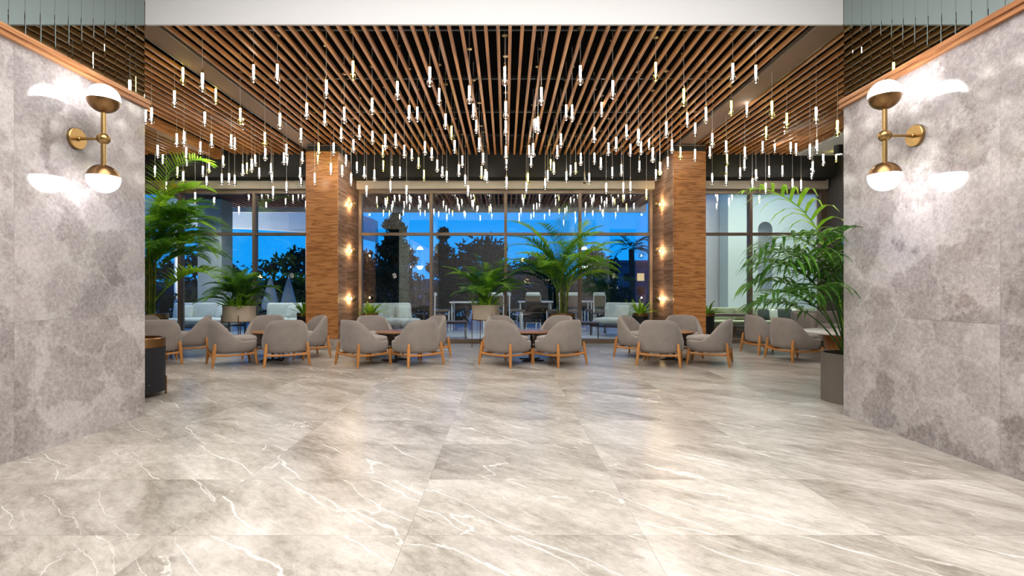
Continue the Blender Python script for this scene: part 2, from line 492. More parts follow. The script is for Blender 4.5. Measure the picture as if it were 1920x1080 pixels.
M['leaf_dark'] = leafmat('dark_palm_leaf', (0.05, 0.16, 0.022), (0.13, 0.32, 0.035))
M['leaf_kentia'] = leafmat('kentia_leaf', (0.026, 0.105, 0.014), (0.09, 0.24, 0.03), 0.35)
M['leaf_yellow'] = leafmat('yellowing_leaf', (0.35, 0.24, 0.02), (0.12, 0.28, 0.03))
M['stem'] = leafmat('palm_stem', (0.10, 0.17, 0.02), (0.26, 0.28, 0.06))
M['drop'] = thin_glass('clear_drop_glass', (0.97, 0.98, 0.98), 2.2, 0.02, 1.45)
M['drop_y'] = thin_glass('yellow_drop_glass', (0.92, 0.93, 0.45), 1.5, 0.02, 1.45, (1, 1, 0.7))
def solid_glass(name, col):
    m, nt, b = new_mat(name)
    b.inputs['Base Color'].default_value = (*col, 1)
    b.inputs['Transmission Weight'].default_value = 1.0
    b.inputs['Roughness'].default_value = 0.0
    b.inputs['IOR'].default_value = 1.48
    return m
M['solid'] = solid_glass('clear_bulb_glass', (1, 1, 1))
M['solid_y'] = solid_glass('yellow_bulb_glass', (0.95, 0.95, 0.45))
M['rod'] = emit('lit_rod', (1.0, 0.93, 0.82), 30.0)
M['rod_y'] = emit('lit_rod_yellow', (1.0, 0.86, 0.40), 20.0)
M['rod_off'] = plain('unlit_rod', (0.45, 0.40, 0.25), 0.3)
M['cord'] = plain('clear_cord', (0.62, 0.60, 0.57), 0.4)
M['cream'] = plain('cream_table_top', (0.70, 0.66, 0.60), 0.3, scale=6, var=0.04)
# outdoors
M['terrace'] = plain('terrace_stone', (0.34, 0.37, 0.40), 0.35, scale=4, var=0.12)
M['cushion'] = fabric('pale_outdoor_cushion', (0.55, 0.60, 0.58))
M['cushion_g'] = fabric('green_bench_fabric', (0.34, 0.39, 0.25))
M['pillow_d'] = fabric('dark_green_pillow_fabric', (0.03, 0.045, 0.04))
M['pillow_p'] = fabric('pale_pillow_fabric', (0.50, 0.55, 0.48))
M['pillow_o'] = fabric('olive_pillow_fabric', (0.24, 0.25, 0.14))
M['canopy_slat'] = wood('canopy_slat_wood', (0.14, 0.075, 0.06), (0.24, 0.13, 0.105), (0.32, 0.18, 0.15), 0.5, 'y', 0.8)
M['whitemetal'] = plain('white_powder_coat', (0.72, 0.72, 0.70), 0.4)
M['brownslat'] = wood('dark_teak', (0.05, 0.028, 0.02), (0.09, 0.05, 0.036), (0.14, 0.08, 0.06), 0.5, 'x', 2.0)
M['rattan'] = fabric('brown_rattan', (0.13, 0.09, 0.06), 0.7, 90)
M['concrete'] = plain('pale_concrete', (0.45, 0.47, 0.42), 0.8, bump=0.3, scale=8, var=0.12)
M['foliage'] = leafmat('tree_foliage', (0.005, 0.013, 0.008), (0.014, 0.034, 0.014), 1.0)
M['bark'] = plain('tree_bark', (0.05, 0.035, 0.025), 0.9, bump=0.8, scale=30)
M['bldg'] = plain('distant_building', (0.09, 0.07, 0.11), 0.8, scale=2)
M['bldg_win'] = emit('lit_far_window', (1.0, 0.75, 0.42), 0.6)
M['hill'] = plain('distant_hill', (0.02, 0.05, 0.08), 0.9, scale=0.3)
M['parasol'] = fabric('folded_parasol_canvas', (0.34, 0.42, 0.50))
M['decal'] = plain('white_glass_decal', (0.75, 0.76, 0.75), 0.6)
M['lamp_w'] = emit('outdoor_lamp', (0.92, 0.97, 1.0), 5.0)
M['orange'] = emit('street_lamp', (1.0, 0.50, 0.12), 60.0)

# ------------------------------------------------------------------ the setting
WLX, WRX = -3.607, 3.38          # lobby wall faces
WEND = 4.96                      # where the lobby walls end
SLAT_Z = 4.30                    # underside of the slats
GY = 11.85                       # window plane
HL, HR = -9.3, 7.63              # lounge side walls

def struct(name, mb, mat, parent=None, bevel=0.0):
    o = mb.build(name, mat, parent, bevel)
    if not parent: o['kind'] = 'structure'
    return o

# floor slab with big marble tiles
floor = struct('floor', MB().box(HL - 0.3, HR + 0.3, -3.2, GY + 0.1, -0.25, -0.012), M['grout'])
TW, TD = 1.21, 0.744
tile_me = MB().box(-TW / 2 + .0006, TW / 2 - .0006, -TD / 2 + .0006, TD / 2 - .0006, -0.012, 0.0).mesh('floor_tile', M['floor'])
rows = [(2.53 - 5 * TD) + TD * k for k in range(17)]
for y0 in rows:
    for k in range(-8, 8):
        x0 = -0.505 + TW * k
        xc, yc = x0 + TW / 2, y0 + TD / 2
        if y0 + TD < 4.9 and (xc + TW / 2 < WLX - 0.3 or xc - TW / 2 > WRX + 0.4): continue
        if x0 + TW < HL or x0 > HR: continue
        put('floor_tile', tile_me, floor, (xc, yc, 0))

# lobby walls
def lobby_wall(side):
    s = -1 if side == 'left' else 1
    X = WLX if s < 0 else WRX
    th = 0.42 if s < 0 else 0.55
    xa, xb = X + s * 0.03, X + s * th
    core = struct('wall_' + side, MB().box(min(xa, xb), max(xa, xb), -3.0, WEND - 0.004, 0, 5.0), M['mint'])
    # stone slabs
    def slab(y0, y1, z0, z1):
        MB().box(min(X, xa), max(X, xa), y0 + .0006, y1 - .0006, z0 + .0005, z1 - .0005).build('stone_slab', M['wall_stone'], core)
    jw = 1.32 if s < 0 else 1.57
    ys = [WEND]
    while ys[-1] > -2.9: ys.append(max(ys[-1] - jw, -3.0))
    for a, b in zip(ys[1:], ys[:-1]):
        slab(a, b, 0.0, 1.015)
        slab(a, b, 1.015, 3.07)
    # oak moulding above the stone
    mb = MB()
    for (d, z0, z1) in ((0.030, 3.07, 3.095), (0.022, 3.095, 3.115), (0.034, 3.115, 3.15), (0.018, 3.15, 3.163)):
        xo = X - s * d
        mb.box(min(xo, xb * 0 + X + s * .03), max(xo, X + s * .03), -3.0, WEND + 0.035, z0, z1)
    mb.build('moulding', M['trim'], core)
    # bevelled mirror strips
    w = 0.1235
    bev = 0.006
    def strip(y0, y1):
        x1, x2 = X + s * 0.029, X + s * 0.0014
        x3 = X + s * 0.0005
        z0, z1 = 3.163, 4.99
        vs_ = [(x1, y0, z0), (x1, y1, z0), (x1, y1, z1), (x1, y0, z1),
               (x2, y0, z0), (x2, y1, z0), (x2, y1, z1), (x2, y0, z1),
               (x3, y0 + bev, z0), (x3, y1 - bev, z0), (x3, y1 - bev, z1), (x3, y0 + bev, z1)]
        fs = [(0, 1, 2, 3), (0, 4, 8, 9, 5, 1), (3, 2, 6, 10, 11, 7), (0, 3, 7, 4), (1, 5, 6, 2), (4, 7, 11, 8), (8, 11, 10, 9), (9, 10, 6, 5)]
        MB().add(vs_, fs).build('mirror_strip', M['mirror'], core)
    y = WEND
    while y > -0.6:
        strip(y - w + .0008, y - .0008)
        y -= w
    return core
wall_l = lobby_wall('left')
wall_r = lobby_wall('right')

# lobby ceiling, rear wall, bulkheads
struct('ceiling_lobby', MB().box(-4.05, 3.95, -3.0, 5.0, 5.0, 5.15), M['white'])
struct('wall_rear', MB().box(-4.05, 3.95, -3.2, -3.0, 0, 5.15), M['grey_wall'])
struct('trim_bulkhead', MB().box(WLX + .001, WRX - .001, WEND + .004, WEND + 0.03, 3.91, 5.0), M['white'])
struct('trim_bulkhead_left', MB().box(HL, WLX - 0.421, WEND, WEND + 0.14, 3.55, 5.0), M['white'])
struct('trim_bulkhead_right', MB().box(WRX + 0.551, HR, WEND, WEND + 0.14, 3.55, 5.0), M['white'])
# dim side passages
struct('wall_passage_left', MB().box(HL - 0.2, -4.06, 1.4, 1.6, 0, 5.0), M['grey_wall'])
struct('wall_passage_right', MB().box(3.96, HR + 0.2, 1.4, 1.6, 0, 5.0), M['grey_wall'])
struct('wall_lounge_left', MB().box(HL - 0.2, HL, 1.6, GY + 0.15, 0, 5.0), M['grey_wall'])
wr = struct('wall_lounge_right', MB().box(HR, HR + 0.2, 1.6, GY + 0.15, 0, 5.0), M['grey_wall'])
struct('ceiling_passages', MB().box(HL - .2, -4.06, 1.6, WEND - .01, 4.0, 4.1).box(3.96, HR + .2, 1.6, WEND - .01, 4.0, 4.1), M['grey_ceil'])

# slatted ceiling
ceil = struct('ceiling', MB().box(HL - .2, HR + .2, WEND + 0.035, GY + 0.15, 4.72, 4.9), M['black'])
S0, S1 = WEND + 0.05, 11.17
slat_me = MB().box(-0.02, 0.02, S0, S1, SLAT_Z, SLAT_Z + 0.044).mesh('slat', M['slat'])
SP = 0.1425
DIFF = ((-4.34, -4.02), (3.60, 3.95))
def slat_ok(x):
    if x > 6.52: return False
    if -6.62 < x < -6.12: return False
    for a, b in DIFF:
        if a - 0.05 < x < b + 0.05: return False
    return True
k = -70
while True:
    x = 0.053 + SP * k
    k += 1
    if x > 6.6: break
    if x < HL + 0.05 or not slat_ok(x): continue
    put('slat', slat_me, ceil, (x, 0, 0))
for a, b in DIFF:
    d = MB().box(a, b, S0, 11.1, SLAT_Z + 0.004, SLAT_Z + 0.05).build('air_diffuser', M['diffuser'], ceil)
    for e in (a - 0.012, b):
        MB().box(e, e + 0.012, S0, 11.1, SLAT_Z - 0.006, SLAT_Z + 0.06).build('diffuser_edge', M['bronze'], d)
MB().box(-6.56, -6.40, S0, S1, SLAT_Z - 0.10, SLAT_Z + 0.12).build('ceiling_beam', M['slat'], ceil)
for ry in (6.05, 7.45, 8.85, 10.2):          # cross rails above the slats
    MB().box(HL, 6.5, ry, ry + 0.04, SLAT_Z + 0.13, SLAT_Z + 0.17).build('cross_rail', M['blackmetal'], ceil)
struct('ceiling_plaster_right', MB().box(6.55, HR, WEND + 0.14, 11.17, SLAT_Z - 0.02, 4.72), M['grey_ceil'])
struct('trim_fascia', MB().box(HL, 7.42, 11.17, 11.55, 3.80, 4.72), M['fascia'])
beam = struct('trim_window_beam', MB().box(HL, HR - 0.05, 11.66, GY + 0.13, 3.63, 4.72), M['grout'])
bx = HL
while bx < HR - 0.06:
    x2 = min(bx + 0.885, HR - 0.05)
    MB().box(bx + .002, x2 - .002, 11.64, 11.66, 3.632, 4.4).build('cladding_panel', M['beige'], beam)
    bx += 0.885

# windows
def window(name, xs, z0=0.0, z1=3.63, ztr=2.585, logo_cols=()):
    fw, fd = 0.068, 0.15
    w = empty(name)
    w['kind'] = 'structure'
    y0, y1 = GY - fd / 2, GY + fd / 2
    xa, xb = xs[0], xs[-1]
    MB().box(xa, xb, y0, y1, z1 - 0.085, z1).build('head_rail', M['bronze'], w)
    MB().box(xa, xb, y0 - 0.02, y1, z0, z0 + 0.085).build('sill_rail', M['bronze'], w)
    for x in xs:
        c = min(max(x, xa + fw / 2), xb - fw / 2)
        MB().box(c - fw / 2, c + fw / 2, y0 - 0.006, y1, z0 + 0.085, z1 - 0.085).build('mullion', M['bronze'], w)
    lower = []
    for a, b in zip(xs[:-1], xs[1:]):
        a2 = a + (fw if a == xa else fw / 2); b2 = b - (fw if b == xb else fw / 2)
        MB().box(a2, b2, y0 + 0.01, y1 - 0.01, ztr - 0.033, ztr + 0.033).build('transom', M['bronze'], w)
        lower.append((a2, b2, MB().box(a2, b2, GY - 0.006, GY + 0.006, z0 + 0.085, ztr - 0.033).build('glass_pane', M['glass'], w)))
        MB().box(a2, b2, GY - 0.006, GY + 0.006, ztr + 0.033, z1 - 0.085).build('glass_pane', M['glass'], w)
    for lx in logo_cols:             # small white emblem on the glass: interlocking slanted strokes
        mb = MB()
        yl, k_, hw = GY - 0.010, 0.000295, 0.0072
        for line in ([(690, 410), (585, 310), (430, 410), (600, 575)], [(480, 600), (585, 690), (740, 580), (605, 435)]):
            q_ = [Vector((lx + (x - 585) * k_, 0, 1.595 - (y - 500) * k_)) for x, y in line]
            for p0, p1 in zip(q_[:-1], q_[1:]):
                d_ = (p1 - p0).normalized(); n_ = Vector((-d_.z, 0, d_.x)) * hw
                e0, e1 = p0 - d_ * hw, p1 + d_ * hw
                fr = [e0 + n_, e1 + n_, e1 - n_, e0 - n_]
                mb.add([(p.x, yl, p.z) for p in fr] + [(p.x, yl + 0.003, p.z) for p in fr], [(0, 1, 2, 3), (7, 6, 5, 4), (0, 4, 5, 1), (1, 5, 6, 2), (2, 6, 7, 3), (3, 7, 4, 0)])
        mb.build('emblem_decal', M['decal'], [p for (a, b, p) in lower if a < lx < b][0])
    return w
window('window_1', [HL, -7.75, -5.98, -4.18], logo_cols=(-5.1,))
window('window_2', [-3.49, -1.77, 0.0, 1.77, 3.49], logo_cols=(-2.65, -0.9, 2.58))
window('window_3', [4.20, 5.83, 7.55])
struct('trim_window_right', MB().box(7.551, HR, GY - .075, GY + .075, 0, 3.63), M['bronze'])

# wooden columns
def column(x0, x1, label):
    yf, yb = 10.35, GY + 0.1
    c = MB().box(x0 + .02, x1 - .02, yf + .02, yb, 0.226, 4.28).build('wooden_column', M['blackmetal'])
    tag(c, label, 'column', kind='structure')
    MB().box(x0 - .004, x1 + .004, yf - .004, yb, 0, 0.226).build('stone_plinth', M['floor'], c)
    zs = [0.226, 1.06, 2.10, 3.14, 4.15]
    for a, b in zip(zs[:-1], zs[1:]):
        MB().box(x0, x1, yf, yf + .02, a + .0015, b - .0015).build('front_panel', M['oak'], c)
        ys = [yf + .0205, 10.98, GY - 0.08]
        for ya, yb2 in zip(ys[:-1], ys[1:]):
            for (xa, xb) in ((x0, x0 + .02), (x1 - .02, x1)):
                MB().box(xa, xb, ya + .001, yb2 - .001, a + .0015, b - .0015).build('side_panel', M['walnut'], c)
    for (xa, xb, ya, yb2) in ((x0, x1, yf, yf + .012), (x0, x0 + .012, yf, 10.9), (x1 - .012, x1, yf, 10.9)):
        MB().box(xa, xb, ya, yb2, 4.265, 4.28).build('top_edge', M['steel'], c)
    return c
CL = (-4.17, -3.50)
CR = (3.50, 4.18)
column(*CL, 'oak-clad column left of the middle window')
column(*CR, 'oak-clad column right of the middle window')

# warm bowl sconces on the inner column faces
def column_sconce(x, s, z, label):
    o = empty('wall_sconce', (x, 11.10, z))
    tag(o, label, 'lamp', 'warm sconces on the column sides')
    # axis along +x away from the wall (mirrored by s)
    MB().lathe([(0.045, 0.0), (0.045, 0.012)], 16, axis='x').build('backplate', M['brass'], o)
    MB().lathe([(0.010, 0.012), (0.010, 0.158)], 10, axis='x').build('arm', M['brass'], o)
    prof = [(0.070, 0.078), (0.073, 0.09), (0.070, 0.12), (0.052, 0.150), (0.024, 0.165), (0.002, 0.168)]
    inner = [(0.003, 0.160), (0.048, 0.142), (0.066, 0.116), (0.069, 0.09), (0.067, 0.080)]
    MB().lathe(prof + inner, 20, axis='x', cap=False).build('bowl_shade', M['brass'], o)
    MB().lathe([(0.004, 0.038), (0.015, 0.042), (0.020, 0.056), (0.015, 0.070), (0.004, 0.076)], 12, axis='x').build('bulb', M['warm'], o)
    if s < 0: o.rotation_euler = (0, 0, math.pi)
    return o
for z, w in ((3.17, 'upper'), (2.13, 'middle'), (1.06, 'lower')):
    column_sconce(CL[1], 1, z, '%s brass bowl sconce on the left wooden column' % w)
    column_sconce(CR[0], -1, z, '%s brass bowl sconce on the right wooden column' % w)

# two-globe brass sconces on the stone
def globe_sconce(X, s, Y, arm, label):
    o = empty('globe_sconce', (X, Y, 2.52))
    tag(o, label, 'lamp')
    d = s                              # direction away from the wall
    MB().lathe([(0.088, 0), (0.088, 0.022), (0.083, 0.027)], 32, axis='x').build('backplate', M['brass'], o)
    MB().lathe([(0.012, 0.027), (0.012, arm)], 12, axis='x').build('arm', M['brass'], o)
    MB().lathe([(0.012, 0.027), (0.018, 0.028), (0.018, 0.04), (0.012, 0.046)], 12, axis='x').build('collar', M['brass'], o)
    n = 14
    MB().lathe([(max(0.050 * math.sin(math.pi * i / n), 0.001), -0.047 * math.cos(math.pi * i / n)) for i in range(n + 1)], 24, c=(arm, 0, 0)).build('hub', M['brass'], o)
    for u in (1, -1):
        MB().lathe([(0.019, 0.03 * u), (0.019, 0.245 * u)], 14, c=(arm, 0, 0)).build('rod', M['brass'], o)
        r, zc = 0.117, 0.335
        cut = -0.015
        bowl, dome = [], []
        a_cut = math.acos(cut / r)
        for i in range(13):
            a = a_cut + (math.pi - a_cut) * (1 - i / 12)
            bowl.append((max(r * 1.01 * math.sin(a), 0.001), u * (zc + r * 1.01 * math.cos(a))))
        rim = [(r * 0.985 * math.sin(a_cut), u * (zc + cut))]
        bw = MB().lathe(bowl + rim, 32, c=(arm, 0, 0)).build('brass_bowl', M['brassdark'], o)
        for i in range(15):
            a = a_cut * (1 - i / 14)
            dome.append((max(r * math.sin(a), 0.001), u * (zc + r * math.cos(a))))
        MB().lathe(dome, 32, c=(arm, 0, 0)).build('opal_globe', M['opal'], bw)
    if s < 0: o.rotation_euler = (0, 0, math.pi)
    return o
globe_sconce(WLX, 1, 4.16, 0.235, 'brass sconce with two opal globes on the left stone wall')
globe_sconce(WRX, -1, 4.08, 0.262, 'brass sconce with two opal globes on the right stone wall')

# arched mirror on the dark wall and ceiling spotlight
am = empty('arched_mirror', (HR, 10.4, 0.9))
tag(am, 'tall black-framed arched mirror on the charcoal wall behind the right palm', 'mirror')
pts = [(-0.95, 0.0), (0.95, 0.0)] + [(0.95 * math.cos(a), 1.1 + 0.95 * math.sin(a)) for a in [math.pi * i / 24 for i in range(25)]]
n = len(pts)
MB().add([(-0.02, p[0], p[1]) for p in pts] + [(-0.001, p[0], p[1]) for p in pts], [tuple(range(n)), tuple(range(2 * n - 1, n - 1, -1))] + [(i, (i + 1) % n, n + (i + 1) % n, n + i) for i in range(n)]).build('mirror_glass', M['mirror_clear'], am)
MB().tube([(-0.02, p[0], p[1]) for p in pts] + [(-0.02, *pts[0])], 0.025, 6).build('frame', M['blackmetal'], am)
sp = empty('ceiling_spotlight', (6.98, 10.4, 4.28))
tag(sp, 'black cylindrical spotlight under the pale plaster ceiling', 'lamp')
MB().lathe([(0.085, 0), (0.085, -0.19), (0.078, -0.19), (0.078, -0.17)], 20).build('housing', M['blackmetal'], sp)
MB().lathe([(0.07, -0.178), (0.002, -0.18)], 16).build('lens', emit('spot_lens', (1, 0.95, 0.88), 6), sp)

# ------------------------------------------------------------------ drop pendants
def reg(ox, oy, s, items):
    out = []
    for it in items:
        out.append((ox + it[0] / s, oy + it[1] / s, oy + it[2] / s, it[3] if len(it) > 3 else 'w'))
    return out
S1_, S2_ = 5.818, 5.189
PX = []
PX += reg(270, 95, S1_, [(425,150,375,'y'),(333,405,618),(637,205,452),(783,385,585,'y'),(1195,118,350),(1455,110,355),(1775,535,748),(663,640,823),(1050,595,805,'y'),(1080,700,862),(1483,650,855),(1712,820,1000),(83,590,797),(20,620,800)])
PX += reg(270, 235, S1_, [(358,65,235),(438,40,228),(460,215,375),(467,320,445),(616,155,315),(738,70,243),(952,75,255),(990,110,268),(1318,45,235,'y'),(1323,225,388),(863,310,457),(1553,180,350),(1527,275,430),(1562,300,435),(1727,265,417),(1212,300,447),(1175,345,512),(1078,405,550),(1123,400,527,'y'),(1258,455,580),(1385,395,540),(1393,500,618),(710,375,518,'y'),(642,430,562),(365,450,570,'y'),(427,480,630),(150,190,355),(205,320,435),(120,440,560),(243,605,735),(683,550,675),(848,520,648),(928,510,643),(990,535,660),(558,720,850),(1703,440,580),(1713,540,660),(1555,612,735),(1408,668,785),(1862,520,648)])
PX += reg(590, 95, S1_, [(127,285,520),(418,75,323,'y'),(322,585,793),(110,625,822),(627,485,700),(488,785,970),(290,815,990),(630,850,1020),(903,300,535),(1030,565,778),(1120,585,778),(1255,140,395),(1358,378,595),(1428,660,858),(1493,795,970,'y'),(1687,350,582),(1732,550,752),(1763,730,905)])
PX += reg(590, 235, S1_, [(43,165,330,'y'),(33,285,417,'y'),(207,165,328),(177,400,540),(300,430,562),(342,300,445),(423,130,295),(398,530,655),(461,380,518),(542,425,578),(567,640,775),(652,465,608),(743,195,348,'y'),(748,370,503,'y'),(770,70,265),(884,65,247),(843,425,573),(827,603,728),(930,440,572),(1003,640,772),(978,190,358),(1060,235,387),(1133,330,473,'y'),(1203,150,325),(1277,220,382),(1192,470,605,'y'),(1337,355,510),(1393,430,570),(1440,495,618),(1527,140,305),(1573,405,558),(1611,310,460),(1643,525,660),(1673,648,773),(1795,110,290),(1838,280,432),(1820,425,583,'y'),(1860,460,598),(1878,490,625)])
PX += reg(910, 95, S1_, [(212,140,385),(222,520,745),(222,735,925),(612,365,597),(545,715,893),(575,690,905),(1037,125,377),(882,560,762),(947,560,775),(1268,535,722),(1390,290,530),(1858,90,333,'y'),(1187,810,1003),(1540,780,970),(1670,825,1035)])
PX += reg(910, 235, S1_, [(225,200,375),(230,300,445),(231,345,485),(231,540,695),(478,195,345),(522,170,348),(500,310,458),(825,65,243),(785,195,365),(465,505,640,'y'),(447,608,738),(653,575,700),(682,475,608),(713,350,490,'y'),(747,380,535),(885,490,622),(930,415,553),(985,385,533,'y'),(1042,280,440),(1133,510,640),(1083,515,640,'off'),(1190,280,427),(1260,330,483),(1343,165,330),(1427,100,283),(1385,440,575),(1485,405,553),(1318,615,745),(1505,620,742),(1583,595,732),(1583,180,338),(1680,365,510),(1698,150,322),(1785,115,265),(1827,215,407),(1757,690,812,'y'),(1860,465,600),(1903,380,545,'y')])
PX += reg(1230, 95, S2_, [(270,340,543,'y'),(305,580,745),(381,680,833),(486,520,708),(747,90,310),(971,110,318),(732,460,635,'y'),(883,480,647),(1128,460,655,'y'),(1272,580,753,'y'),(1250,670,810),(1072,715,868,'y'),(1558,520,710),(1765,650,835,'y'),(1780,715,852),(100,660,848),(155,845,998),(548,780,942),(525,910,1047),(1037,860,995),(1155,860,990),(1310,870,1003),(1363,880,1020),(1566,845,1000)])
PX += reg(1230, 220, S2_, [(238,270,412,'y'),(380,290,427),(40,415,563),(115,365,500),(683,205,360),(692,340,465,'y'),(865,265,412),(860,390,517),(685,465,580,'y'),(683,550,665),(547,535,650),(818,480,595),(973,490,615),(1100,460,583),(1230,455,575),(937,585,700),(1066,625,742),(1328,590,705),(1411,595,715),(1525,410,550),(1513,485,600),(1497,240,408),(1627,335,472),(1752,310,435,'y')])

PL = 0.28                                   # length of one glass drop with its cap
tubep = [(0.0275, 0.083), (0.0215, 0.115), (0.0185, 0.155), (0.0178, 0.238)]
bulbp = [(0.0005, 0.0), (0.010, 0.0015), (0.020, 0.007), (0.0300, 0.0175), (0.0358, 0.031), (0.0375, 0.045), (0.0352, 0.062), (0.0290, 0.080), (0.0265, 0.083), (0.016, 0.074), (0.0005, 0.070)]
g_me = {'w': MB().lathe(tubep, 14, cap=False).mesh('glass_tube', M['drop']), 'y': MB().lathe(tubep, 14, cap=False).mesh('glass_tube', M['drop_y'])}
b_me = {'w': MB().lathe(bulbp, 16, cap=False).mesh('glass_bulb', M['solid']), 'y': MB().lathe(bulbp, 16, cap=False).mesh('glass_bulb', M['solid_y'])}
g_me['off'], b_me['off'] = g_me['w'], b_me['w']
rodp = [(0.002, 0.040), (0.005, 0.045), (0.0055, 0.072), (0.0105, 0.088), (0.0128, 0.12), (0.0128, 0.234)]
r_me = {'w': MB().lathe(rodp, 8).mesh('light_rod', M['rod']), 'y': MB().lathe(rodp, 8).mesh('light_rod', M['rod_y']), 'off': MB().lathe(rodp, 8).mesh('light_rod', M['rod_off'])}
cap_me = MB().lathe([(0.0175, 0.234), (0.0175, 0.246), (0.010, 0.252), (0.010, 0.278), (0.004, 0.282)], 10).mesh('cap', M['brass'])
cord_me = MB().lathe([(0.0032, 0.0), (0.0032, 1.0)], 5).mesh('cord', M['cord'])
rose_me = MB().lathe([(0.034, 0.0), (0.036, 0.006), (0.030, 0.014), (0.012, 0.016)], 12).mesh('ceiling_rose', M['brass'])
import bisect
placed = []
for (px, yt, yb, c) in PX:
    ln = yb - yt
    Y = F * PL / ln
    Y = min(max(Y, 5.5), 10.95)
    x = (px - VX) / F * Y
    # keep clear of the columns
    if Y > 10.1 and (CL[0] - .1 < x < CL[1] + .1 or CR[0] - .1 < x < CR[1] + .1):
        Y = 10.05; x = (px - VX) / F * Y
    zb = EYE + (VY - yb) / F * Y
    placed.append([x, Y, zb, c, px, yb])
for it in placed:
    x, Y, zb, c, px, yb = it
    o = empty('drop_pendant', (x, Y, zb))
    gt = put('glass_tube', g_me[c], o)
    put('glass_bulb', b_me[c], o)
    put('light_rod', r_me[c], gt)
    put('cap', cap_me, o)
    cd = put('cord', cord_me, o, (0, 0, 0.28)); cd.scale = (1, 1, 4.70 - zb - 0.28)
    put('ceiling_rose', rose_me, o, (0, 0, 4.42 - zb))
    it.append(o)
# labels: rows by distance, counted from the left
ORD = ['first', 'second', 'third', 'fourth', 'fifth', 'sixth', 'seventh', 'eighth', 'ninth', 'tenth', 'eleventh', 'twelfth', 'thirteenth', 'fourteenth', 'fifteenth', 'sixteenth', 'seventeenth', 'eighteenth', 'nineteenth', 'twentieth']
KIND = {'w': 'clear glass drop pendant', 'y': 'yellow-tinted glass drop pendant', 'off': 'unlit glass drop pendant'}
bands = [(0, 185, 'hanging highest'), (185, 230, 'in upper cluster'), (230, 262, 'in mid cluster'), (262, 290, 'before slat ends'), (290, 312, 'before dark fascia'), (312, 332, 'at fascia bottom'), (332, 352, 'before beige beam'), (352, 999, 'below beige beam')]
sect = [(0, 380, 'far left'), (380, 573, 'left of left column'), (573, 720, 'by left column'), (720, 948, 'left of centre'), (948, 1120, 'right of centre'), (1120, 1322, 'by right column'), (1322, 1450, 'right of right column'), (1450, 2000, 'far right')]
for b0, b1, bt in bands:
    for s0, s1, st in sect:
        for c in 'w', 'y', 'off':
            L_ = sorted([i for i in placed if b0 <= i[5] < b1 and s0 <= i[4] < s1 and i[3] == c], key=lambda i: i[4])
            for q, i in enumerate(L_):
                which = '' if len(L_) == 1 else ', %s from left' % ORD[q]
                tag(i[6], '%s %s, %s%s' % (KIND[c], bt, st, which), 'pendant lamp', 'glass drop pendants under the slatted ceiling')

# ------------------------------------------------------------------ lounge chairs
def chair_shell():
    """tub shell: tall rounded back, sides sweeping down to a low open front (front = +y)"""
    A_, B_, E_ = 0.365, 0.35, 2.7
    NP = 48
    prof_n = 13
    rings = []
    for j in range(NP):
        phi = 2 * math.pi * j / NP              # 0 = back (-y)
        ph = min(phi, 2 * math.pi - phi)
        dx, dy = math.sin(phi), -math.cos(phi)
        r = (abs(dx / A_) ** E_ + abs(dy / B_) ** E_) ** (-1 / E_)
        d = (dy * r + B_) / (2 * B_)             # 0 at the back, 1 at the front
        t = min(max((d - 0.05) / 0.62, 0), 1)
        t = t * t * (3 - 2 * t)
        top = 0.768 - 0.355 * t
        if dy < 0: top -= 0.05 * (abs(dx * r) / A_) ** 3.5 * (1 - t)
        back = max(math.cos(ph), 0)
        hgt = min(max((top - 0.41) / 0.355, 0), 1)               # 1 at the back, 0 at the front
        inset = 0.038 * max(hgt, 0) * abs(dx) ** 1.5 + 0.012 * hgt
        def P(rr, z, sh=0.0):
            return (dx * rr, dy * rr - sh, z)
        lean = 0.03 * hgt * back
        th = 0.075 - 0.02 * hgt
        zi = 0.385
        pr = [P(r * 0.55, 0.218), P(r * 0.80, 0.222), P(r * 0.92, 0.238), P(r * 0.985, 0.275), P(r * 1.0, 0.33),
              P(r * 1.005, 0.33 + (top - 0.33) * 0.35, lean * .4), P(r - inset * 0.45, 0.33 + (top - 0.33) * 0.75, lean * .9),
              P(r - inset * 0.85, top - 0.022, lean), P(r - inset - th * 0.28, top - 0.002, lean), P(r - inset - th * 0.72, top - 0.004, lean),
              P(r - inset - th, top - 0.03, lean), P(r - inset * 0.4 - th * 1.12, zi + (top - zi) * 0.4, lean * .4), P(r - th * 1.35, zi)]
        rings.append(pr)
    v, f = [], []
    for pr in rings: v += pr
    for j in range(NP):
        j2 = (j + 1) % NP
        for i in range(prof_n - 1):
            f.append((j * prof_n + i, j2 * prof_n + i, j2 * prof_n + i + 1, j * prof_n + i + 1))
    f.append(tuple(j * prof_n for j in range(NP)))
    f.append(tuple(j * prof_n + prof_n - 1 for j in range(NP))[::-1])
    return MB().add(v, f, True)

def seat_pad():
    n = 36
    v, f = [], []
    prof = [(0.60, 0.385), (0.93, 0.39), (1.0, 0.415), (1.0, 0.435), (0.95, 0.462), (0.78, 0.476), (0.45, 0.485), (0.01, 0.488)]
    for (s, z) in prof:
        for k in range(n):
            a = 2 * math.pi * k / n
            dx, dy = math.sin(a), math.cos(a)
            r = (abs(dx / 0.275) ** 3.0 + abs(dy / 0.285) ** 3.0) ** (-1 / 3.0)
            v.append((dx * r * s, dy * r * s + 0.075, z))
    for i in range(len(prof) - 1):
        for k in range(n):
            k2 = (k + 1) % n
            f.append((i * n + k, i * n + k2, (i + 1) * n + k2, (i + 1) * n + k))
    f.append(tuple(range(n))[::-1]); f.append(tuple((len(prof) - 1) * n + k for k in range(n)))
    return MB().add(v, f, True)

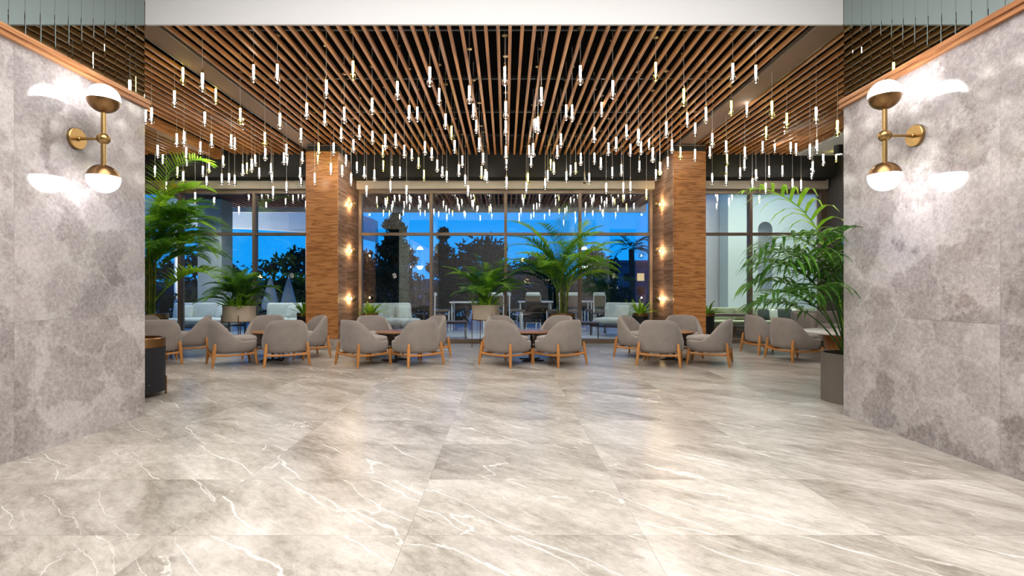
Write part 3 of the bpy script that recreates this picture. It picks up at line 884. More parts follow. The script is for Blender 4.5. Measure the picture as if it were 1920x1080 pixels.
def make_chair():
    o = empty('lounge_chair')
    chair_shell().build('upholstered_shell', M['taupe'], o)
    seat_pad().build('seat_cushion', M['taupe_seat'], o)
    for sx in (-1, 1):
        MB().tube([(sx * 0.342, -0.342, 0), (sx * 0.332, -0.330, 0.10), (sx * 0.320, -0.317, 0.22), (sx * 0.312, -0.307, 0.32), (sx * 0.307, -0.301, 0.38), (sx * 0.306, -0.300, 0.388)],
                  [0.015, 0.023, 0.028, 0.025, 0.018, 0.008], 12).build('rear_leg', M['leg'], o)
        MB().tube([(sx * 0.315, 0.315, 0), (sx * 0.305, 0.303, 0.09), (sx * 0.296, 0.292, 0.19), (sx * 0.292, 0.288, 0.265)],
                  [0.015, 0.023, 0.026, 0.021], 10).build('front_leg', M['leg'], o)
        MB().tube([(sx * 0.316, -0.312, 0.203), (sx * 0.312, -0.22, 0.193), (sx * 0.306, -0.08, 0.187), (sx * 0.302, 0.08, 0.187), (sx * 0.299, 0.21, 0.193), (sx * 0.297, 0.29, 0.203)], [0.015, 0.0125, 0.0115, 0.0115, 0.0125, 0.015], 10, flat=1.5).build('side_rail', M['leg'], o)
    for yy in (-0.316, 0.297):
        MB().tube([(-0.312, yy, 0.203), (-0.22, yy, 0.193), (-0.08, yy, 0.187), (0.08, yy, 0.187), (0.22, yy, 0.193), (0.312, yy, 0.203)], [0.015, 0.0125, 0.0115, 0.0115, 0.0125, 0.015], 10, flat=1.5).build('cross_rail', M['leg'], o)
    return o

chair0 = make_chair()
first = [True]
def chair(x, y, deg, label):
    o = chair0 if first[0] else copy_tree(chair0)
    first[0] = False
    o.location = (x, y, 0)
    o.rotation_euler = (0, 0, R(deg))
    tag(o, label, 'chair', 'taupe tub chairs in the lounge')
    return o
def face(x, y, tx, ty):
    return math.degrees(math.atan2(-(tx - x), ty - y))

def make_table():
    o = empty('round_table')
    MB().lathe([(0.325, 0.488), (0.352, 0.495), (0.36, 0.507), (0.36, 0.516), (0.355, 0.520), (0.01, 0.520)], 40).build('table_top', M['table_wood'], o)
    MB().lathe([(0.30, 0.472), (0.32, 0.475), (0.325, 0.488)], 32).build('under_plate', M['blackmetal'], o)
    MB().lathe([(0.022, 0.02), (0.022, 0.474)], 14).build('stem', M['blackmetal'], o)
    for a in (0, 90):
        b = MB().box(-0.24, 0.24, -0.02, 0.02, 0.004, 0.022).build('foot_bar', M['blackmetal'], o)
        b.rotation_euler = (0, 0, R(a + 45))
    for s in (-1, 1):
        MB().box(-0.19, 0.19, s * 0.17 - .009, s * 0.17 + .009, 0.004, 0.018).build('foot_rail', M['blackmetal'], o)
    return o
table0 = make_table()
tfirst = [True]
def table(x, y, label):
    o = table0 if tfirst[0] else copy_tree(table0)
    tfirst[0] = False
    o.location = (x, y, 0)
    o.rotation_euler = (0, 0, 0.3 * x)
    tag(o, label, 'table', 'small round wooden tables')
    return o

groups = {
    'far left chair group': ((-6.38, 8.85), [(-5.93, 8.42, 38, 'near right'), (-5.95, 9.32, 118, 'far right'), (-6.84, 9.34, -140, 'far left')]),
    'chair group left of the left column': ((-4.15, 8.84), [(-4.60, 8.36, -52, 'near left'), (-3.71, 8.37, 28, 'near right'), (-3.74, 9.28, 130, 'far right'), (-4.53, 9.36, -168, 'far left')]),
    'chair group by the left column': ((-1.95, 8.84), [(-2.37, 8.34, -42, 'near left'), (-1.52, 8.36, 42, 'near right'), (-1.50, 9.30, 128, 'far right'), (-2.42, 9.30, -142, 'far left')]),
    'middle chair group': ((0.46, 8.86), [(0.035, 8.36, -40, 'near left'), (0.885, 8.38, 40, 'near right'), (0.885, 9.33, 138, 'far right'), (0.03, 9.33, -140, 'far left')]),
    'chair group by the right column': ((3.02, 8.90), [(2.61, 8.35, -24, 'near left'), (3.47, 8.46, 62, 'near right'), (3.36, 9.40, 166, 'far right'), (2.50, 9.32, -128, 'far left')]),
}
for gname, ((tx, ty), cs) in groups.items():
    table(tx, ty, 'small round wood-topped table of the %s' % gname)
    for (x, y, dg, w) in cs:
        chair(x, y, dg, 'taupe tub chair, %s seat of the %s' % (w, gname))
chair(5.16, 9.82, -88, 'taupe tub chair at far right, further from the camera, facing cream table')
chair(5.17, 8.86, -80, 'taupe tub chair at far right, nearer the camera, facing cream table')

# big cream table and taupe sofa on the right
bt = empty('drum_table', (6.35, 9.15, 0))
tag(bt, 'large round cream-topped table on an oak drum, right side', 'table')
MB().lathe([(0.76, 0.455), (0.79, 0.462), (0.79, 0.485), (0.78, 0.49), (0.01, 0.49)], 48).build('table_top', M['cream'], bt)
MB().lathe([(0.36, 0.0), (0.44, 0.455)], 40).build('drum_base', M['leg'], bt)
sf = empty('sofa', (7.02, 10.85, 0))
tag(sf, 'taupe fabric sofa behind the cream drum table', 'sofa')
rounded('seat_base', M['taupe'], 1.12, 0.80, 0.22, 0.04, sf, (0, 0, 0.27))
rounded('seat_cushion', M['taupe_seat'], 0.96, 0.66, 0.13, 0.05, sf, (0, -0.06, 0.44), puff=0.015)
rounded('backrest', M['taupe'], 1.12, 0.18, 0.42, 0.05, sf, (0, 0.34, 0.57))
rounded('armrest', M['taupe'], 0.14, 0.78, 0.42, 0.05, sf, (-0.49, -0.0, 0.55))
for sx in (-1, 1):
    for sy in (-1, 1):
        MB().lathe([(0.018, 0), (0.024, 0.17)], 8, c=(sx * .48, sy * .32, 0)).build('leg', M['leg'], sf)

# ------------------------------------------------------------------ plants
def frond_mesh(rnd, length, elev, bend, n, ll, lw, petiole=0.22, vee=0.35, droop=0.5, mat=None, spread=0.75, stem_r=0.008, side=0.0, tipcurl=1.4):
    """one pinnate frond growing from the origin towards +x; leaflets are bent blades on both sides of the rachis"""
    N = 26
    pts, tan = [], []
    p = Vector((0, 0, 0)); ds = length / N
    for i in range(N + 1):
        s = i / N
        th = elev - bend * s ** tipcurl
        t = Vector((math.cos(th), side * s * s, math.sin(th))).normalized()
        pts.append(p.copy()); tan.append(t)
        p = p + t * ds
    mb = MB()
    mb.tube(pts[::2], [max(stem_r * (1 - 0.85 * i / (N // 2)), 0.0015) for i in range(N // 2 + 1)], 5)
    def ev(s):
        q = s * N; i = min(int(q), N - 1); fr = q - i
        return pts[i].lerp(pts[i + 1], fr), tan[i].lerp(tan[i + 1], fr).normalized()
    for k in range(n):
        s = petiole + (1 - petiole) * (k + 0.5) / n
        c, t = ev(s)
        u = (s - petiole) / (1 - petiole)
        prof = (math.sin(math.pi * min(u * 0.86 + 0.14, 1)) ** 0.6) * (1 - 0.25 * u)
        up = Vector((0, 1, 0)).cross(t).normalized()
        if up.z < 0: up = -up
        for sd in (-1, 1):
            lat = t.cross(up).normalized() * sd
            fw_ = spread * (0.55 + 0.75 * u) + rnd.uniform(-.1, .1)
            d = (lat + t * fw_ + up * (vee + rnd.uniform(-.15, .15))).normalized()
            Lf = ll * prof * rnd.uniform(0.85, 1.1)
            w = lw * (0.6 + 0.4 * prof) * rnd.uniform(0.85, 1.1)
            q = c.copy()
            vv, ff = [], []
            wd = d.cross(up.cross(d)).normalized()
            wd = d.cross(Vector((0, 0, 1)))
            if wd.length < 0.2: wd = d.cross(lat)
            wd.normalize()
            wd = (wd + up * 0.25).normalized()
            SEG = 4
            for i in range(SEG + 1):
                f_ = i / SEG
                ww = w * (0.55, 1.0, 0.85, 0.5, 0.04)[i] / 2
                vv.append(q + wd * ww); vv.append(q - wd * ww)
                d2 = (d + Vector((0, 0, -1)) * droop * (f_ ** 1.2) * 1.3).normalized()
                q = q + d2 * Lf / SEG
            for i in range(SEG):
                ff.append((2 * i, 2 * i + 1, 2 * i + 3, 2 * i + 2))
            mb.add(vv, ff, False)
    # no normal flips on open blades
    me = bpy.data.meshes.new('frond')
    me.from_pydata(mb.v, [], mb.f)
    me.materials.append(mat)
    me.update()
    return me

def strap_leaf(rnd, length, width, elev, bend, mat, fold=0.25):
    N = 7
    v, f = [], []
    p = Vector((0, 0, 0))
    for i in range(N + 1):
        s = i / N
        th = elev - bend * s ** 1.3
        w = width * (0.35, 0.75, 0.95, 1.0, 0.92, 0.72, 0.42, 0.03)[i] / 2
        nrm = Vector((-math.sin(th), 0, math.cos(th)))
        v += [p + Vector((0, w, 0)) + nrm * w * fold, p, p + Vector((0, -w, 0)) + nrm * w * fold]
        p = p + Vector((math.cos(th), 0, math.sin(th))) * length / N
    for i in range(N):
        a = 3 * i
        f += [(a, a + 1, a + 4, a + 3), (a + 1, a + 2, a + 5, a + 4)]
    me = bpy.data.meshes.new('leaf'); me.from_pydata([tuple(q) for q in v], [], f); me.materials.append(mat)
    for pl in me.polygons: pl.use_smooth = True
    return me

def drum_pot(o, r, z0, z1, mat, rim=None, rim_h=0.07, taper=1.0):
    top = z1 - rim_h if rim else z1
    pt = MB().lathe([(0.01, z0), (r * taper, z0), (r, top - .002), (r * 0.92, top - .002), (r * 0.92, top - 0.06)], 36, cap=False).build('pot', mat, o)
    if rim:
        MB().lathe([(r * 1.01, z1 - rim_h), (r * 1.02, z1 - rim_h + .004), (r * 1.02, z1), (r * 0.90, z1), (r * 0.90, z1 - rim_h)], 36, cap=False).build('rim', M[rim], pt)
    MB().lathe([(r * 0.925, z1 - 0.06), (r * 0.5, z1 - 0.045), (0.01, z1 - 0.05)], 24, cap=False).build('soil', M['soil'], pt)

def palm(name, loc, label, fronds, mats, pot_fn, z_base, seed, stems=4, n=34, ll=0.36, lw=0.024, spread_r=0.06, stem_mat='stem', stem_h=0.35, droop=0.5, vee=0.35, stem_r=0.009):
    rnd = random.Random(seed)
    o = empty(name, (loc[0], loc[1], 0))
    tag(o, label, 'potted plant')
    pot_fn(o)
    bases = []
    for i in range(stems):
        a = 2 * math.pi * i / stems + rnd.uniform(-.4, .4)
        r = spread_r * rnd.uniform(0.5, 1.2)
        b0 = Vector((r * math.cos(a), r * math.sin(a), z_base - 0.06))
        b1 = Vector((b0.x * 1.5, b0.y * 1.5, z_base + stem_h * rnd.uniform(0.8, 1.2)))
        MB().tube([b0, b0.lerp(b1, .5) + Vector((0.006, 0, 0)), b1], [0.022, 0.019, 0.014], 8).build('stem', M[stem_mat], o)
        bases.append((b0, b1))
    for i, fr in enumerate(fronds):
        az, el, ln, bd = fr[:4]
        mt = fr[4] if len(fr) > 4 else mats[i % len(mats)]
        b0, b1 = bases[i % stems]
        me = frond_mesh(rnd, ln, R(el), R(bd), n if len(fr) < 6 else fr[5], ll * (0.75 + 0.25 * ln / 1.6), lw, mat=M[mt], droop=droop, vee=vee, stem_r=stem_r, side=rnd.uniform(-.25, .25))
        c = put('frond', me, o, b0.lerp(b1, rnd.uniform(0.55, 1.0)), R(az))
    return o

def auto_fronds(seed, count, el=(35, 85), ln=(0.9, 1.5), bend=(40, 95)):
    rnd = random.Random(seed)
    out = []
    for i in range(count):
        u = i / max(count - 1, 1)
        az = i * 137.5 + rnd.uniform(-15, 15)
        e = el[1] + (el[0] - el[1]) * u + rnd.uniform(-5, 5)
        out.append((az, e, rnd.uniform(*ln), rnd.uniform(*bend)))
    return out

# planters on slim legs: palm with strap-leaf undergrowth
def leg_planter(o, r=0.31, z0=0.60, z1=0.93):
    drum_pot(o, r, z0, z1, M['pot_beige'])
    for a in (25, 115, 205, 295):
        x, y = (r + .012) * math.cos(R(a)), (r + .012) * math.sin(R(a))
        MB().tube([(x, y, 0), (x, y, z0 + 0.14)], 0.010, 6).build('leg', M['brassdark'], o)
    MB().lathe([(r + .004, z0 - .004), (r + .004, z0 + .012), (r - .02, z0 + .012), (r - .02, z0 - .004)], 32, cap=False).build('ring', M['brassdark'], o)

def undergrowth(o, z, count, ln, wd, seed, mats, r=0.18, el=(15, 75)):
    rnd = random.Random(seed)
    for i in range(count):
        a = i * 137.5
        me = strap_leaf(rnd, ln * rnd.uniform(.75, 1.15), wd * rnd.uniform(.8, 1.2), R(rnd.uniform(*el)), R(rnd.uniform(30, 80)), M[mats[i % len(mats)]])
        rr = r * math.sqrt(rnd.random())
        put('leaf', me, o, (rr * math.cos(R(a)), rr * math.sin(R(a)), z), R(a + rnd.uniform(-25, 25)))

o = palm('potted_palm', (-5.5, 10.25), 'bushy dark palm in beige drum planter on legs, left window', auto_fronds(3, 34, (25, 88), (0.62, 0.98), (50, 110)), ['leaf_dark', 'leaf', 'leaf_dark'], leg_planter, 0.92, 3, 5, 28, 0.29, 0.027, 0.08, stem_h=0.18)
undergrowth(o, 0.89, 52, 0.34, 0.06, 5, ['leaf_bright', 'leaf'], 0.26, (25, 80))
o = palm('potted_palm', (-0.44, 10.95), 'bushy palm in beige drum planter on legs, middle window', auto_fronds(8, 30, (30, 90), (0.75, 1.28), (45, 100)), ['leaf', 'leaf_dark', 'leaf'], leg_planter, 0.92, 9, 5, 30, 0.31, 0.027, 0.08, stem_h=0.2)
undergrowth(o, 0.89, 52, 0.34, 0.06, 6, ['leaf_bright', 'leaf'], 0.26, (25, 80))

# tall palm behind the middle chairs
def brass_pot(o):
    drum_pot(o, 0.29, 0.0, 0.76, M['navy'], 'brass', 0.10)
tall = [(175, 74, 1.95, 105), (188, 66, 1.7, 105), (150, 62, 1.5, 110), (5, 72, 1.75, 100), (-12, 62, 1.7, 115), (30, 55, 1.4, 105), (90, 84, 2.0, 40), (-70, 80, 1.85, 70),
        (-110, 70, 1.6, 95), (60, 76, 1.8, 70), (130, 78, 1.8, 75), (215, 72, 1.6, 95), (-40, 76, 1.8, 85), (-95, 86, 1.95, 45), (185, 45, 1.25, 85), (0, 45, 1.25, 85), (240, 60, 1.5, 95), (-60, 56, 1.5, 95), (110, 66, 1.6, 90), (172, 84, 2.05, 85), (8, 85, 2.0, 75), (-88, 66, 1.7, 105),
        (200, 80, 1.8, 90), (-25, 80, 1.9, 90), (160, 52, 1.4, 90), (20, 64, 1.6, 100), (-120, 78, 1.9, 80), (-50, 66, 1.7, 105), (178, 60, 1.55, 95), (-5, 55, 1.5, 95)]
palm('potted_palm', (1.22, 10.8), 'tall feathery areca palm behind the middle chair group', tall, ['leaf', 'leaf', 'leaf_dark', 'leaf_bright'], brass_pot, 0.72, 12, 8, 44, 0.40, 0.027, 0.10, stem_h=0.75)

# tall palm behind the left wall
leftf = []
_r = random.Random(15)
for i in range(46):
    az = _r.choice([_r.uniform(-75, 60), _r.uniform(-75, 60), _r.uniform(-180, 180)])
    leftf.append((az, _r.uniform(35, 86), _r.uniform(1.15, 1.7), _r.uniform(70, 120), _r.choice(['leaf', 'leaf', 'leaf_bright', 'leaf_dark'])))
o = palm('potted_palm', (-7.12, 9.95), 'tall areca palm at far left beside the stone wall edge', leftf, ['leaf'], lambda o: drum_pot(o, 0.30, 0.0, 0.78, M['navy'], 'brass', 0.10), 0.74, 21, 8, 40, 0.42, 0.030, 0.09, stem_h=1.45)
# two long top fronds that rise to the slats
rnd = random.Random(4)
for (az, el, ln, bd, mt, zz) in ((-8, 86, 2.35, 135, 'leaf_bright', 2.42), (-20, 82, 1.6, 125, 'leaf_yellow', 2.3), (30, 84, 1.9, 120, 'leaf_bright', 2.2), (-15, 72, 1.7, 100, 'leaf', 1.8), (15, 50, 1.75, 95, 'leaf_bright', 1.0), (-12, 48, 1.9, 100, 'leaf_bright', 0.95)):
    put('frond', frond_mesh(rnd, ln, R(el), R(bd), 34, 0.55, 0.04, mat=M[mt], droop=0.5, vee=0.5, stem_r=0.011, tipcurl=1.8), o, (0.03, 0, zz), R(az))

# kentia palm in the taupe cylinder by the right wall
kent = []
o = empty('potted_palm', (3.91, 5.58, 0))
tag(o, 'broad-leaved palm in taupe cylinder planter by right stone wall', 'potted plant')
drum_pot(o, 0.31, 0.0, 0.545, M['pot_taupe'])
rnd = random.Random(31)
# azimuth, elevation, length, bend, curl, leaflet length, material
for (az, el, ln, bd, cu, l2, mt) in (
        (183, 83, 2.55, 108, 2.6, 0.52, 'leaf_bright'), (185, 87, 2.15, 165, 2.4, 0.58, 'leaf_kentia'), (178, 77, 1.75, 108, 1.9, 0.55, 'leaf_kentia'), (186, 66, 1.45, 100, 1.7, 0.50, 'leaf_kentia'),
        (229, 80, 1.95, 95, 2.0, 0.42, 'leaf_kentia'), (205, 82, 1.9, 150, 2.2, 0.52, 'leaf_dark'), (165, 84, 1.9, 140, 2.2, 0.52, 'leaf_kentia'), (215, 72, 1.5, 120, 1.8, 0.48, 'leaf_kentia'), (150, 74, 1.6, 120, 1.8, 0.5, 'leaf_dark'),
        (120, 82, 2.0, 110, 2.0, 0.5, 'leaf_kentia'), (90, 78, 1.9, 110, 2.0, 0.5, 'leaf_kentia'), (60, 80, 1.9, 120, 2.0, 0.5, 'leaf_dark'), (216, 85, 2.0, 130, 2.3, 0.45, 'leaf_dark'), (140, 62, 1.35, 100, 1.6, 0.45, 'leaf_kentia'), (172, 86, 1.75, 150, 2.0, 0.55, 'leaf_kentia')):
    a = R(az)
    put('frond', frond_mesh(rnd, ln, R(el), R(bd), 13, l2 * 1.38, 0.050, petiole=0.44, mat=M[mt], droop=1.35, vee=0.30, stem_r=0.011, tipcurl=cu, spread=0.7), o, (0.07 * math.cos(a), 0.07 * math.sin(a), 0.49), a)

# strap-leaved plants in small planters near the columns
for (x, y, lb, sd) in ((-3.08, 11.32, 'strap-leaved green plant in brass-rimmed pot, right of the left column', 1), (3.08, 11.32, 'strap-leaved green plant in brass-rimmed pot, left of the right column', 2),
                       (-4.58, 11.32, 'strap-leaved green plant peeking out left of the left column', 3), (4.58, 11.32, 'strap-leaved green plant peeking out right of the right column', 4)):
    o = empty('potted_plant', (x, y, 0))
    tag(o, lb, 'potted plant', 'strap-leaved plants beside the columns')
    drum_pot(o, 0.17, 0.0, 0.73, M['navy'], 'brass', 0.07)
    undergrowth(o, 0.68, 30, 0.40, 0.062, sd, ['leaf_bright', 'leaf', 'leaf_bright'], 0.08, (20, 85))

# black bin with brass rim behind the left wall
o = empty('litter_bin', (-4.37, 5.85, 0))
tag(o, 'black cylindrical bin with brass rim beside the left stone wall', 'bin')
MB().lathe([(0.01, 0.05), (0.298, 0.05), (0.300, 0.575), (0.26, 0.575)], 48, cap=False).build('body', M['navy'], o)
body_ = [c for c in o.children][0]
MB().lathe([(0.302, 0.58), (0.302, 0.682), (0.296, 0.688), (0.262, 0.688), (0.258, 0.61)], 48, cap=False).build('brass_rim', M['brassdark'], o)
MB().lathe([(0.262, 0.655), (0.15, 0.62), (0.01, 0.615)], 32, cap=False).build('inner_tray', M['table_wood'], o)
for a in (28, 148, 268):
    x, y = 0.302 * math.cos(R(a)), 0.302 * math.sin(R(a))
    MB().tube([(x, y, 0), (x, y, 0.22)], 0.011, 8).build('leg', M['brassdark'], o)
for (a, z) in ((-42, 0.33), (-28, 0.15)):
    MB().lathe([(0.006, 0), (0.006, 0.006)], 8, c=(0, 0, 0), axis='x').build('screw', M['steel'], body_).location = (0.298 * math.cos(R(a)), 0.298 * math.sin(R(a)), z)

# ------------------------------------------------------------------ outdoors
struct('floor_terrace', MB().box(-30, 24, GY + 0.1, 34, -0.2, -0.01), M['terrace'])
canopy = struct('trim_canopy', MB().box(HL - 0.6, 4.6, GY + 0.16, 16.2, 4.06, 4.6), M['fascia'])
out_me = MB().box(-0.022, 0.022, GY + 0.2, 16.15, 3.94, 4.06).mesh('canopy_slat', M['canopy_slat'])
for k in range(78):
    put('canopy_slat', out_me, canopy, (-9.7 + 0.1825 * k, 0, 0))
MB().box(HL - 0.6, 4.6, 16.2, 16.32, 3.80, 4.6).build('canopy_edge', M['white'], canopy)
struct('trim_eave', MB().box(4.62, HR + 6.5, GY + 0.16, 13.58, 3.93, 4.6), M['grey_ceil'])
ring = [(-12.4 - 6.0 * math.cos(a), 24.5 - 6.0 * math.sin(a)) for a in [math.pi * i / 28 for i in range(29)]]
nr = len(ring)
rv = [(x, y, 3.62) for x, y in ring] + [(x, y, 4.7) for x, y in ring] + [(x, y + 0.4, 4.7) for x, y in ring] + [(x, y + 0.4, 3.62) for x, y in ring]
rq = []
for i in range(nr - 1):
    for a, b in ((0, 1), (1, 2), (2, 3), (3, 0)):
        rq.append((a * nr + i, a * nr + i + 1, b * nr + i + 1, b * nr + i))
rc = empty('garden_pergola')
tag(rc, 'curved white canopy ring beyond the terrace, behind the left windows', 'canopy', kind='structure')
MB().add(rv, rq).build('ring_beam', M['white'], rc)
for i in (0, 7, 14, 21, 28):
    MB().lathe([(0.09, 0.0), (0.09, 3.62)], 10, c=(ring[i][0], ring[i][1] + 0.2, 0)).build('post', M['whitemetal'], rc)
for lx in (-7.95, -5.95, -1.33, 1.02):
    o = empty('linear_lamp', (lx, 13.3, 3.94))
    side = 'left' if lx < -4 else 'middle'
    tag(o, 'bright linear lamp under eave, %s of the %s window' % ('left half' if lx in (-7.95, -1.33) else 'right half', side), 'lamp', 'linear lamps under the eave')
    MB().box(-0.16, 0.16, -0.06, 0.06, -0.04, 0.0).build('housing', M['whitemetal'], o)
    MB().box(-0.15, 0.15, -0.05, 0.05, -0.065, -0.04).build('diffuser', M['lamp_w'], o)
    lamp('canopy_light', 'AREA', (0, 0, -0.075), 30, (0.92, 0.97, 1.0), parent=o, shape='RECTANGLE', size=0.3, size_y=0.1, spread=R(110))
# mint-painted building part with capsule mirror
struct('wall_mint', MB().box(6.55, 13.0, 14.6, 15.2, 0, 4.6), M['mintwall'])
struct('wall_white_side', MB().box(5.0, 7.2, 15.3, 15.5, 0, 4.6), M['white'])
struct('wall_reflector_right', MB().box(7.56, 14.0, GY + 0.16, GY + 0.26, 0, 3.92), M['white'])  # unseen wall, added so the capsule mirror has something white to reflect
lamp('mint_wall_fill', 'AREA', (6.5, 12.75, 3.88), 110, (1.0, 1.0, 0.96), rot=(R(38), 0, 0), shape='RECTANGLE', size=4.6, size_y=0.5)  # fill light added to wash the mint wall, no fitting behind it
lamp('bench_fill', 'AREA', (6.4, 12.5, 3.9), 45, (1.0, 1.0, 0.95), shape='RECTANGLE', size=3.6, size_y=0.3, spread=R(100))  # second added fill, brightens the green bench from above
o = empty('capsule_mirror', (7.63, 14.6, 0))
tag(o, 'tall capsule-shaped mirror on the pale green wall outside', 'mirror')
pts = [(0.22 * math.cos(a), 3.05 + 0.22 * math.sin(a)) for a in [math.pi * i / 12 for i in range(13)]] + [(0.22 * math.cos(a), 1.41 + 0.22 * math.sin(a)) for a in [math.pi + math.pi * i / 12 for i in range(13)]]
n = len(pts)
MB().add([(p[0], -0.02, p[1]) for p in pts] + [(p[0], -0.001, p[1]) for p in pts], [tuple(range(n)), tuple(range(2 * n - 1, n - 1, -1))] + [(i, (i + 1) % n, n + (i + 1) % n, n + i) for i in range(n)]).build('mirror_glass', M['mirror_clear'], o)
MB().tube([(p[0], -0.02, p[1]) for p in pts] + [(pts[0][0], -0.02, pts[0][1])], 0.010, 6).build('frame', M['whitemetal'], o)

# green bench with pillows
o = empty('bench', (6.55, 12.85, 0))
tag(o, 'green upholstered bench outside the right window', 'bench')
rounded('seat', M['cushion_g'], 3.6, 0.62, 0.14, 0.03, o, (0.1, 0, 0.40))
rounded('backrest', M['cushion_g'], 3.6, 0.12, 0.42, 0.03, o, (0.1, 0.30, 0.58))
MB().box(-1.68, 1.88, -0.28, 0.28, 0.0, 0.33).build('plinth', M['brownslat'], o)
for (px_, mt, lb) in ((1432, 'pillow_d', 'small dark pillow on the green bench, beside the window mullion'), (1447, 'pillow_p', 'small pale pillow on the green bench, just right of the mullion'), (1463, 'pillow_d', 'long charcoal pillow on the green bench'), (1474, 'pillow_d', 'dark green square pillow on the green bench'),
                      (1486, 'pillow_p', 'pale square pillow on the green bench, right of the dark one'), (1498, 'pillow_o', 'olive square pillow on the green bench'), (1386, 'pillow_o', 'wide beige-olive pillow at the left end of the green bench')):
    Yp = 12.98
    w = rounded('pillow', M[mt], 0.30, 0.30, 0.10, 0.045, None, ((px_ - VX) / F * Yp, Yp, 0.61), (R(78), 0, R(random.Random(px_).uniform(-12, 12))), puff=0.02)
    tag(w, lb, 'pillow', 'pillows on the green bench')
o = empty('coffee_table', (5.35, 12.28, 0))
tag(o, 'dark framed outdoor table in front of the green bench', 'table')
MB().box(-0.75, 0.75, -0.16, 0.16, 0.60, 0.66).build('table_top', M['brownslat'], o)
for sx in (-1, 1):
    for sy in (-1, 1):
        MB().box(sx * .66 - .035, sx * .66 + .035, sy * .12 - .03, sy * .12 + .03, 0, 0.60).build('leg', M['brownslat'], o)

# outdoor sofas
def outdoor_sofa(x, y, rz, w, label, pillows=2):
    o = empty('outdoor_sofa', (x, y, 0), R(rz))
    tag(o, label, 'sofa', 'pale outdoor sofas on the terrace')
    rounded('seat_cushion', M['cushion'], w - .1, 0.72, 0.17, 0.06, o, (0, 0, 0.40), puff=0.02)
    rounded('back_cushion', M['cushion'], w - .1, 0.18, 0.48, 0.07, o, (0, 0.34, 0.66), (R(-10), 0, 0))
    for i in range(pillows):
        rounded('throw_pillow', M['cushion'], 0.42, 0.40, 0.13, 0.055, o, ((i - (pillows - 1) / 2) * (w * .55), 0.17, 0.64), (R(66), 0, R(8 - 16 * i)), puff=0.03)
    f = MB()
    for sx in (-1, 1):
        for sy in (-1, 1):
            f.box(sx * w / 2 - .02, sx * w / 2 + .02, sy * .40 - .02, sy * .40 + .02, 0, 0.60)
        f.box(sx * w / 2 - .02, sx * w / 2 + .02, -.42, .42, 0.58, 0.62)
    for sy in (-1, 1): f.box(-w / 2, w / 2, sy * .40 - .02, sy * .40 + .02, 0.24, 0.29)
    f.box(-w / 2, w / 2, .38, .42, 0.58, 0.62)
    f.build('frame', M['blackmetal'], o)
    return o
outdoor_sofa(-8.3, 13.5, 0, 2.0, 'long pale cushioned outdoor sofa at the far left window', 2)
outdoor_sofa(-5.75, 13.4, 0, 1.8, 'pale cushioned outdoor sofa behind the left window, near left column', 1)
outdoor_sofa(-3.05, 13.3, 35, 1.5, 'pale outdoor sofa behind the middle window, near left column', 2)
outdoor_sofa(3.1, 13.65, -40, 1.25, 'pale green outdoor armchair behind the middle window, near right column', 1)
# low slatted tables
for (x, y, lb) in ((-1.45, 13.1, 'low brown slatted outdoor table, left of the window centre'), (1.98, 12.75, 'low brown slatted outdoor table, right of the window centre')):
    o = empty('low_table', (x, y, 0), R(8 if x < 0 else -12))
    tag(o, lb, 'table', 'low slatted tables on the terrace')
    for i in range(7):
        MB().box(-0.42, 0.42, -0.27 + i * .078, -0.27 + i * .078 + .068, 0.40, 0.43).build('slat', M['brownslat'], o)
    f = MB()
    for sx in (-1, 1):
        for sy in (-1, 1): f.box(sx * .39 - .012, sx * .39 + .012, sy * .25 - .012, sy * .25 + .012, 0, 0.40)
        f.box(sx * .39 - .012, sx * .39 + .012, -.25, .25, 0.0, 0.02)
    f.box(-.40, .40, -.262, -.238, .375, .40).box(-.40, .40, .238, .262, .375, .40)
    f.build('frame', M['blackmetal'], o)
# white-framed high tables and chairs
def high_table(x, y, label):
    o = empty('high_table', (x, y, 0))
    tag(o, label, 'table', 'white-legged tables on the terrace')
    MB().box(-0.55, 0.55, -0.4, 0.4, 0.86, 0.90).build('table_top', M['cream'], o)
    for sx in (-1, 1):
        for sy in (-1, 1): MB().box(sx * .48 - .018, sx * .48 + .018, sy * .33 - .018, sy * .33 + .018, 0, 0.86).build('leg', M['whitemetal'], o)
def terrace_chair(x, y, rz, label):
    o = empty('terrace_chair', (x, y, 0), R(rz))
    tag(o, label, 'chair', 'white-framed terrace chairs')
    rounded('seat', M['rattan'], 0.46, 0.44, 0.07, 0.03, o, (0, 0, 0.62))
    bk = rounded('backrest', M['rattan'], 0.46, 0.06, 0.34, 0.025, o, (0, -0.21, 0.92))
    rounded('head_cushion', M['cushion'], 0.44, 0.10, 0.13, 0.05, bk, (0, 0.01, 0.20))
    for sx in (-1, 1):
        MB().box(sx * .22 - .014, sx * .22 + .014, -.235, -.207, 0, 1.10).build('rear_leg', M['whitemetal'], o)
        MB().box(sx * .22 - .014, sx * .22 + .014, .195, .223, 0, 0.62).build('front_leg', M['whitemetal'], o)
    MB().box(-.22, .22, -.013, .013, 0.28, 0.306).build('stretcher', M['whitemetal'], o)
high_table(-1.15, 15.4, 'white-legged high table behind the low slatted table, left half')
high_table(0.95, 16.0, 'white-legged high table at the middle of the terrace')
high_table(2.3, 16.4, 'white-legged high table on the right of the terrace')
for i, (x, y, rz, lb) in enumerate(((-1.95, 15.2, -80, 'left of the left high table'), (-0.35, 14.5, 20, 'in front of the left high table'), (0.25, 15.5, -70, 'left of the middle high table'), (1.55, 15.2, 60, 'right of the middle high table'),
                                    (0.75, 14.6, 160, 'in front of the middle high table'), (2.75, 15.3, 30, 'near the pale armchair'), (2.05, 15.0, -20, 'left of the right high table'))):
    terrace_chair(x, y, rz, 'white-framed rattan terrace chair %s' % lb)
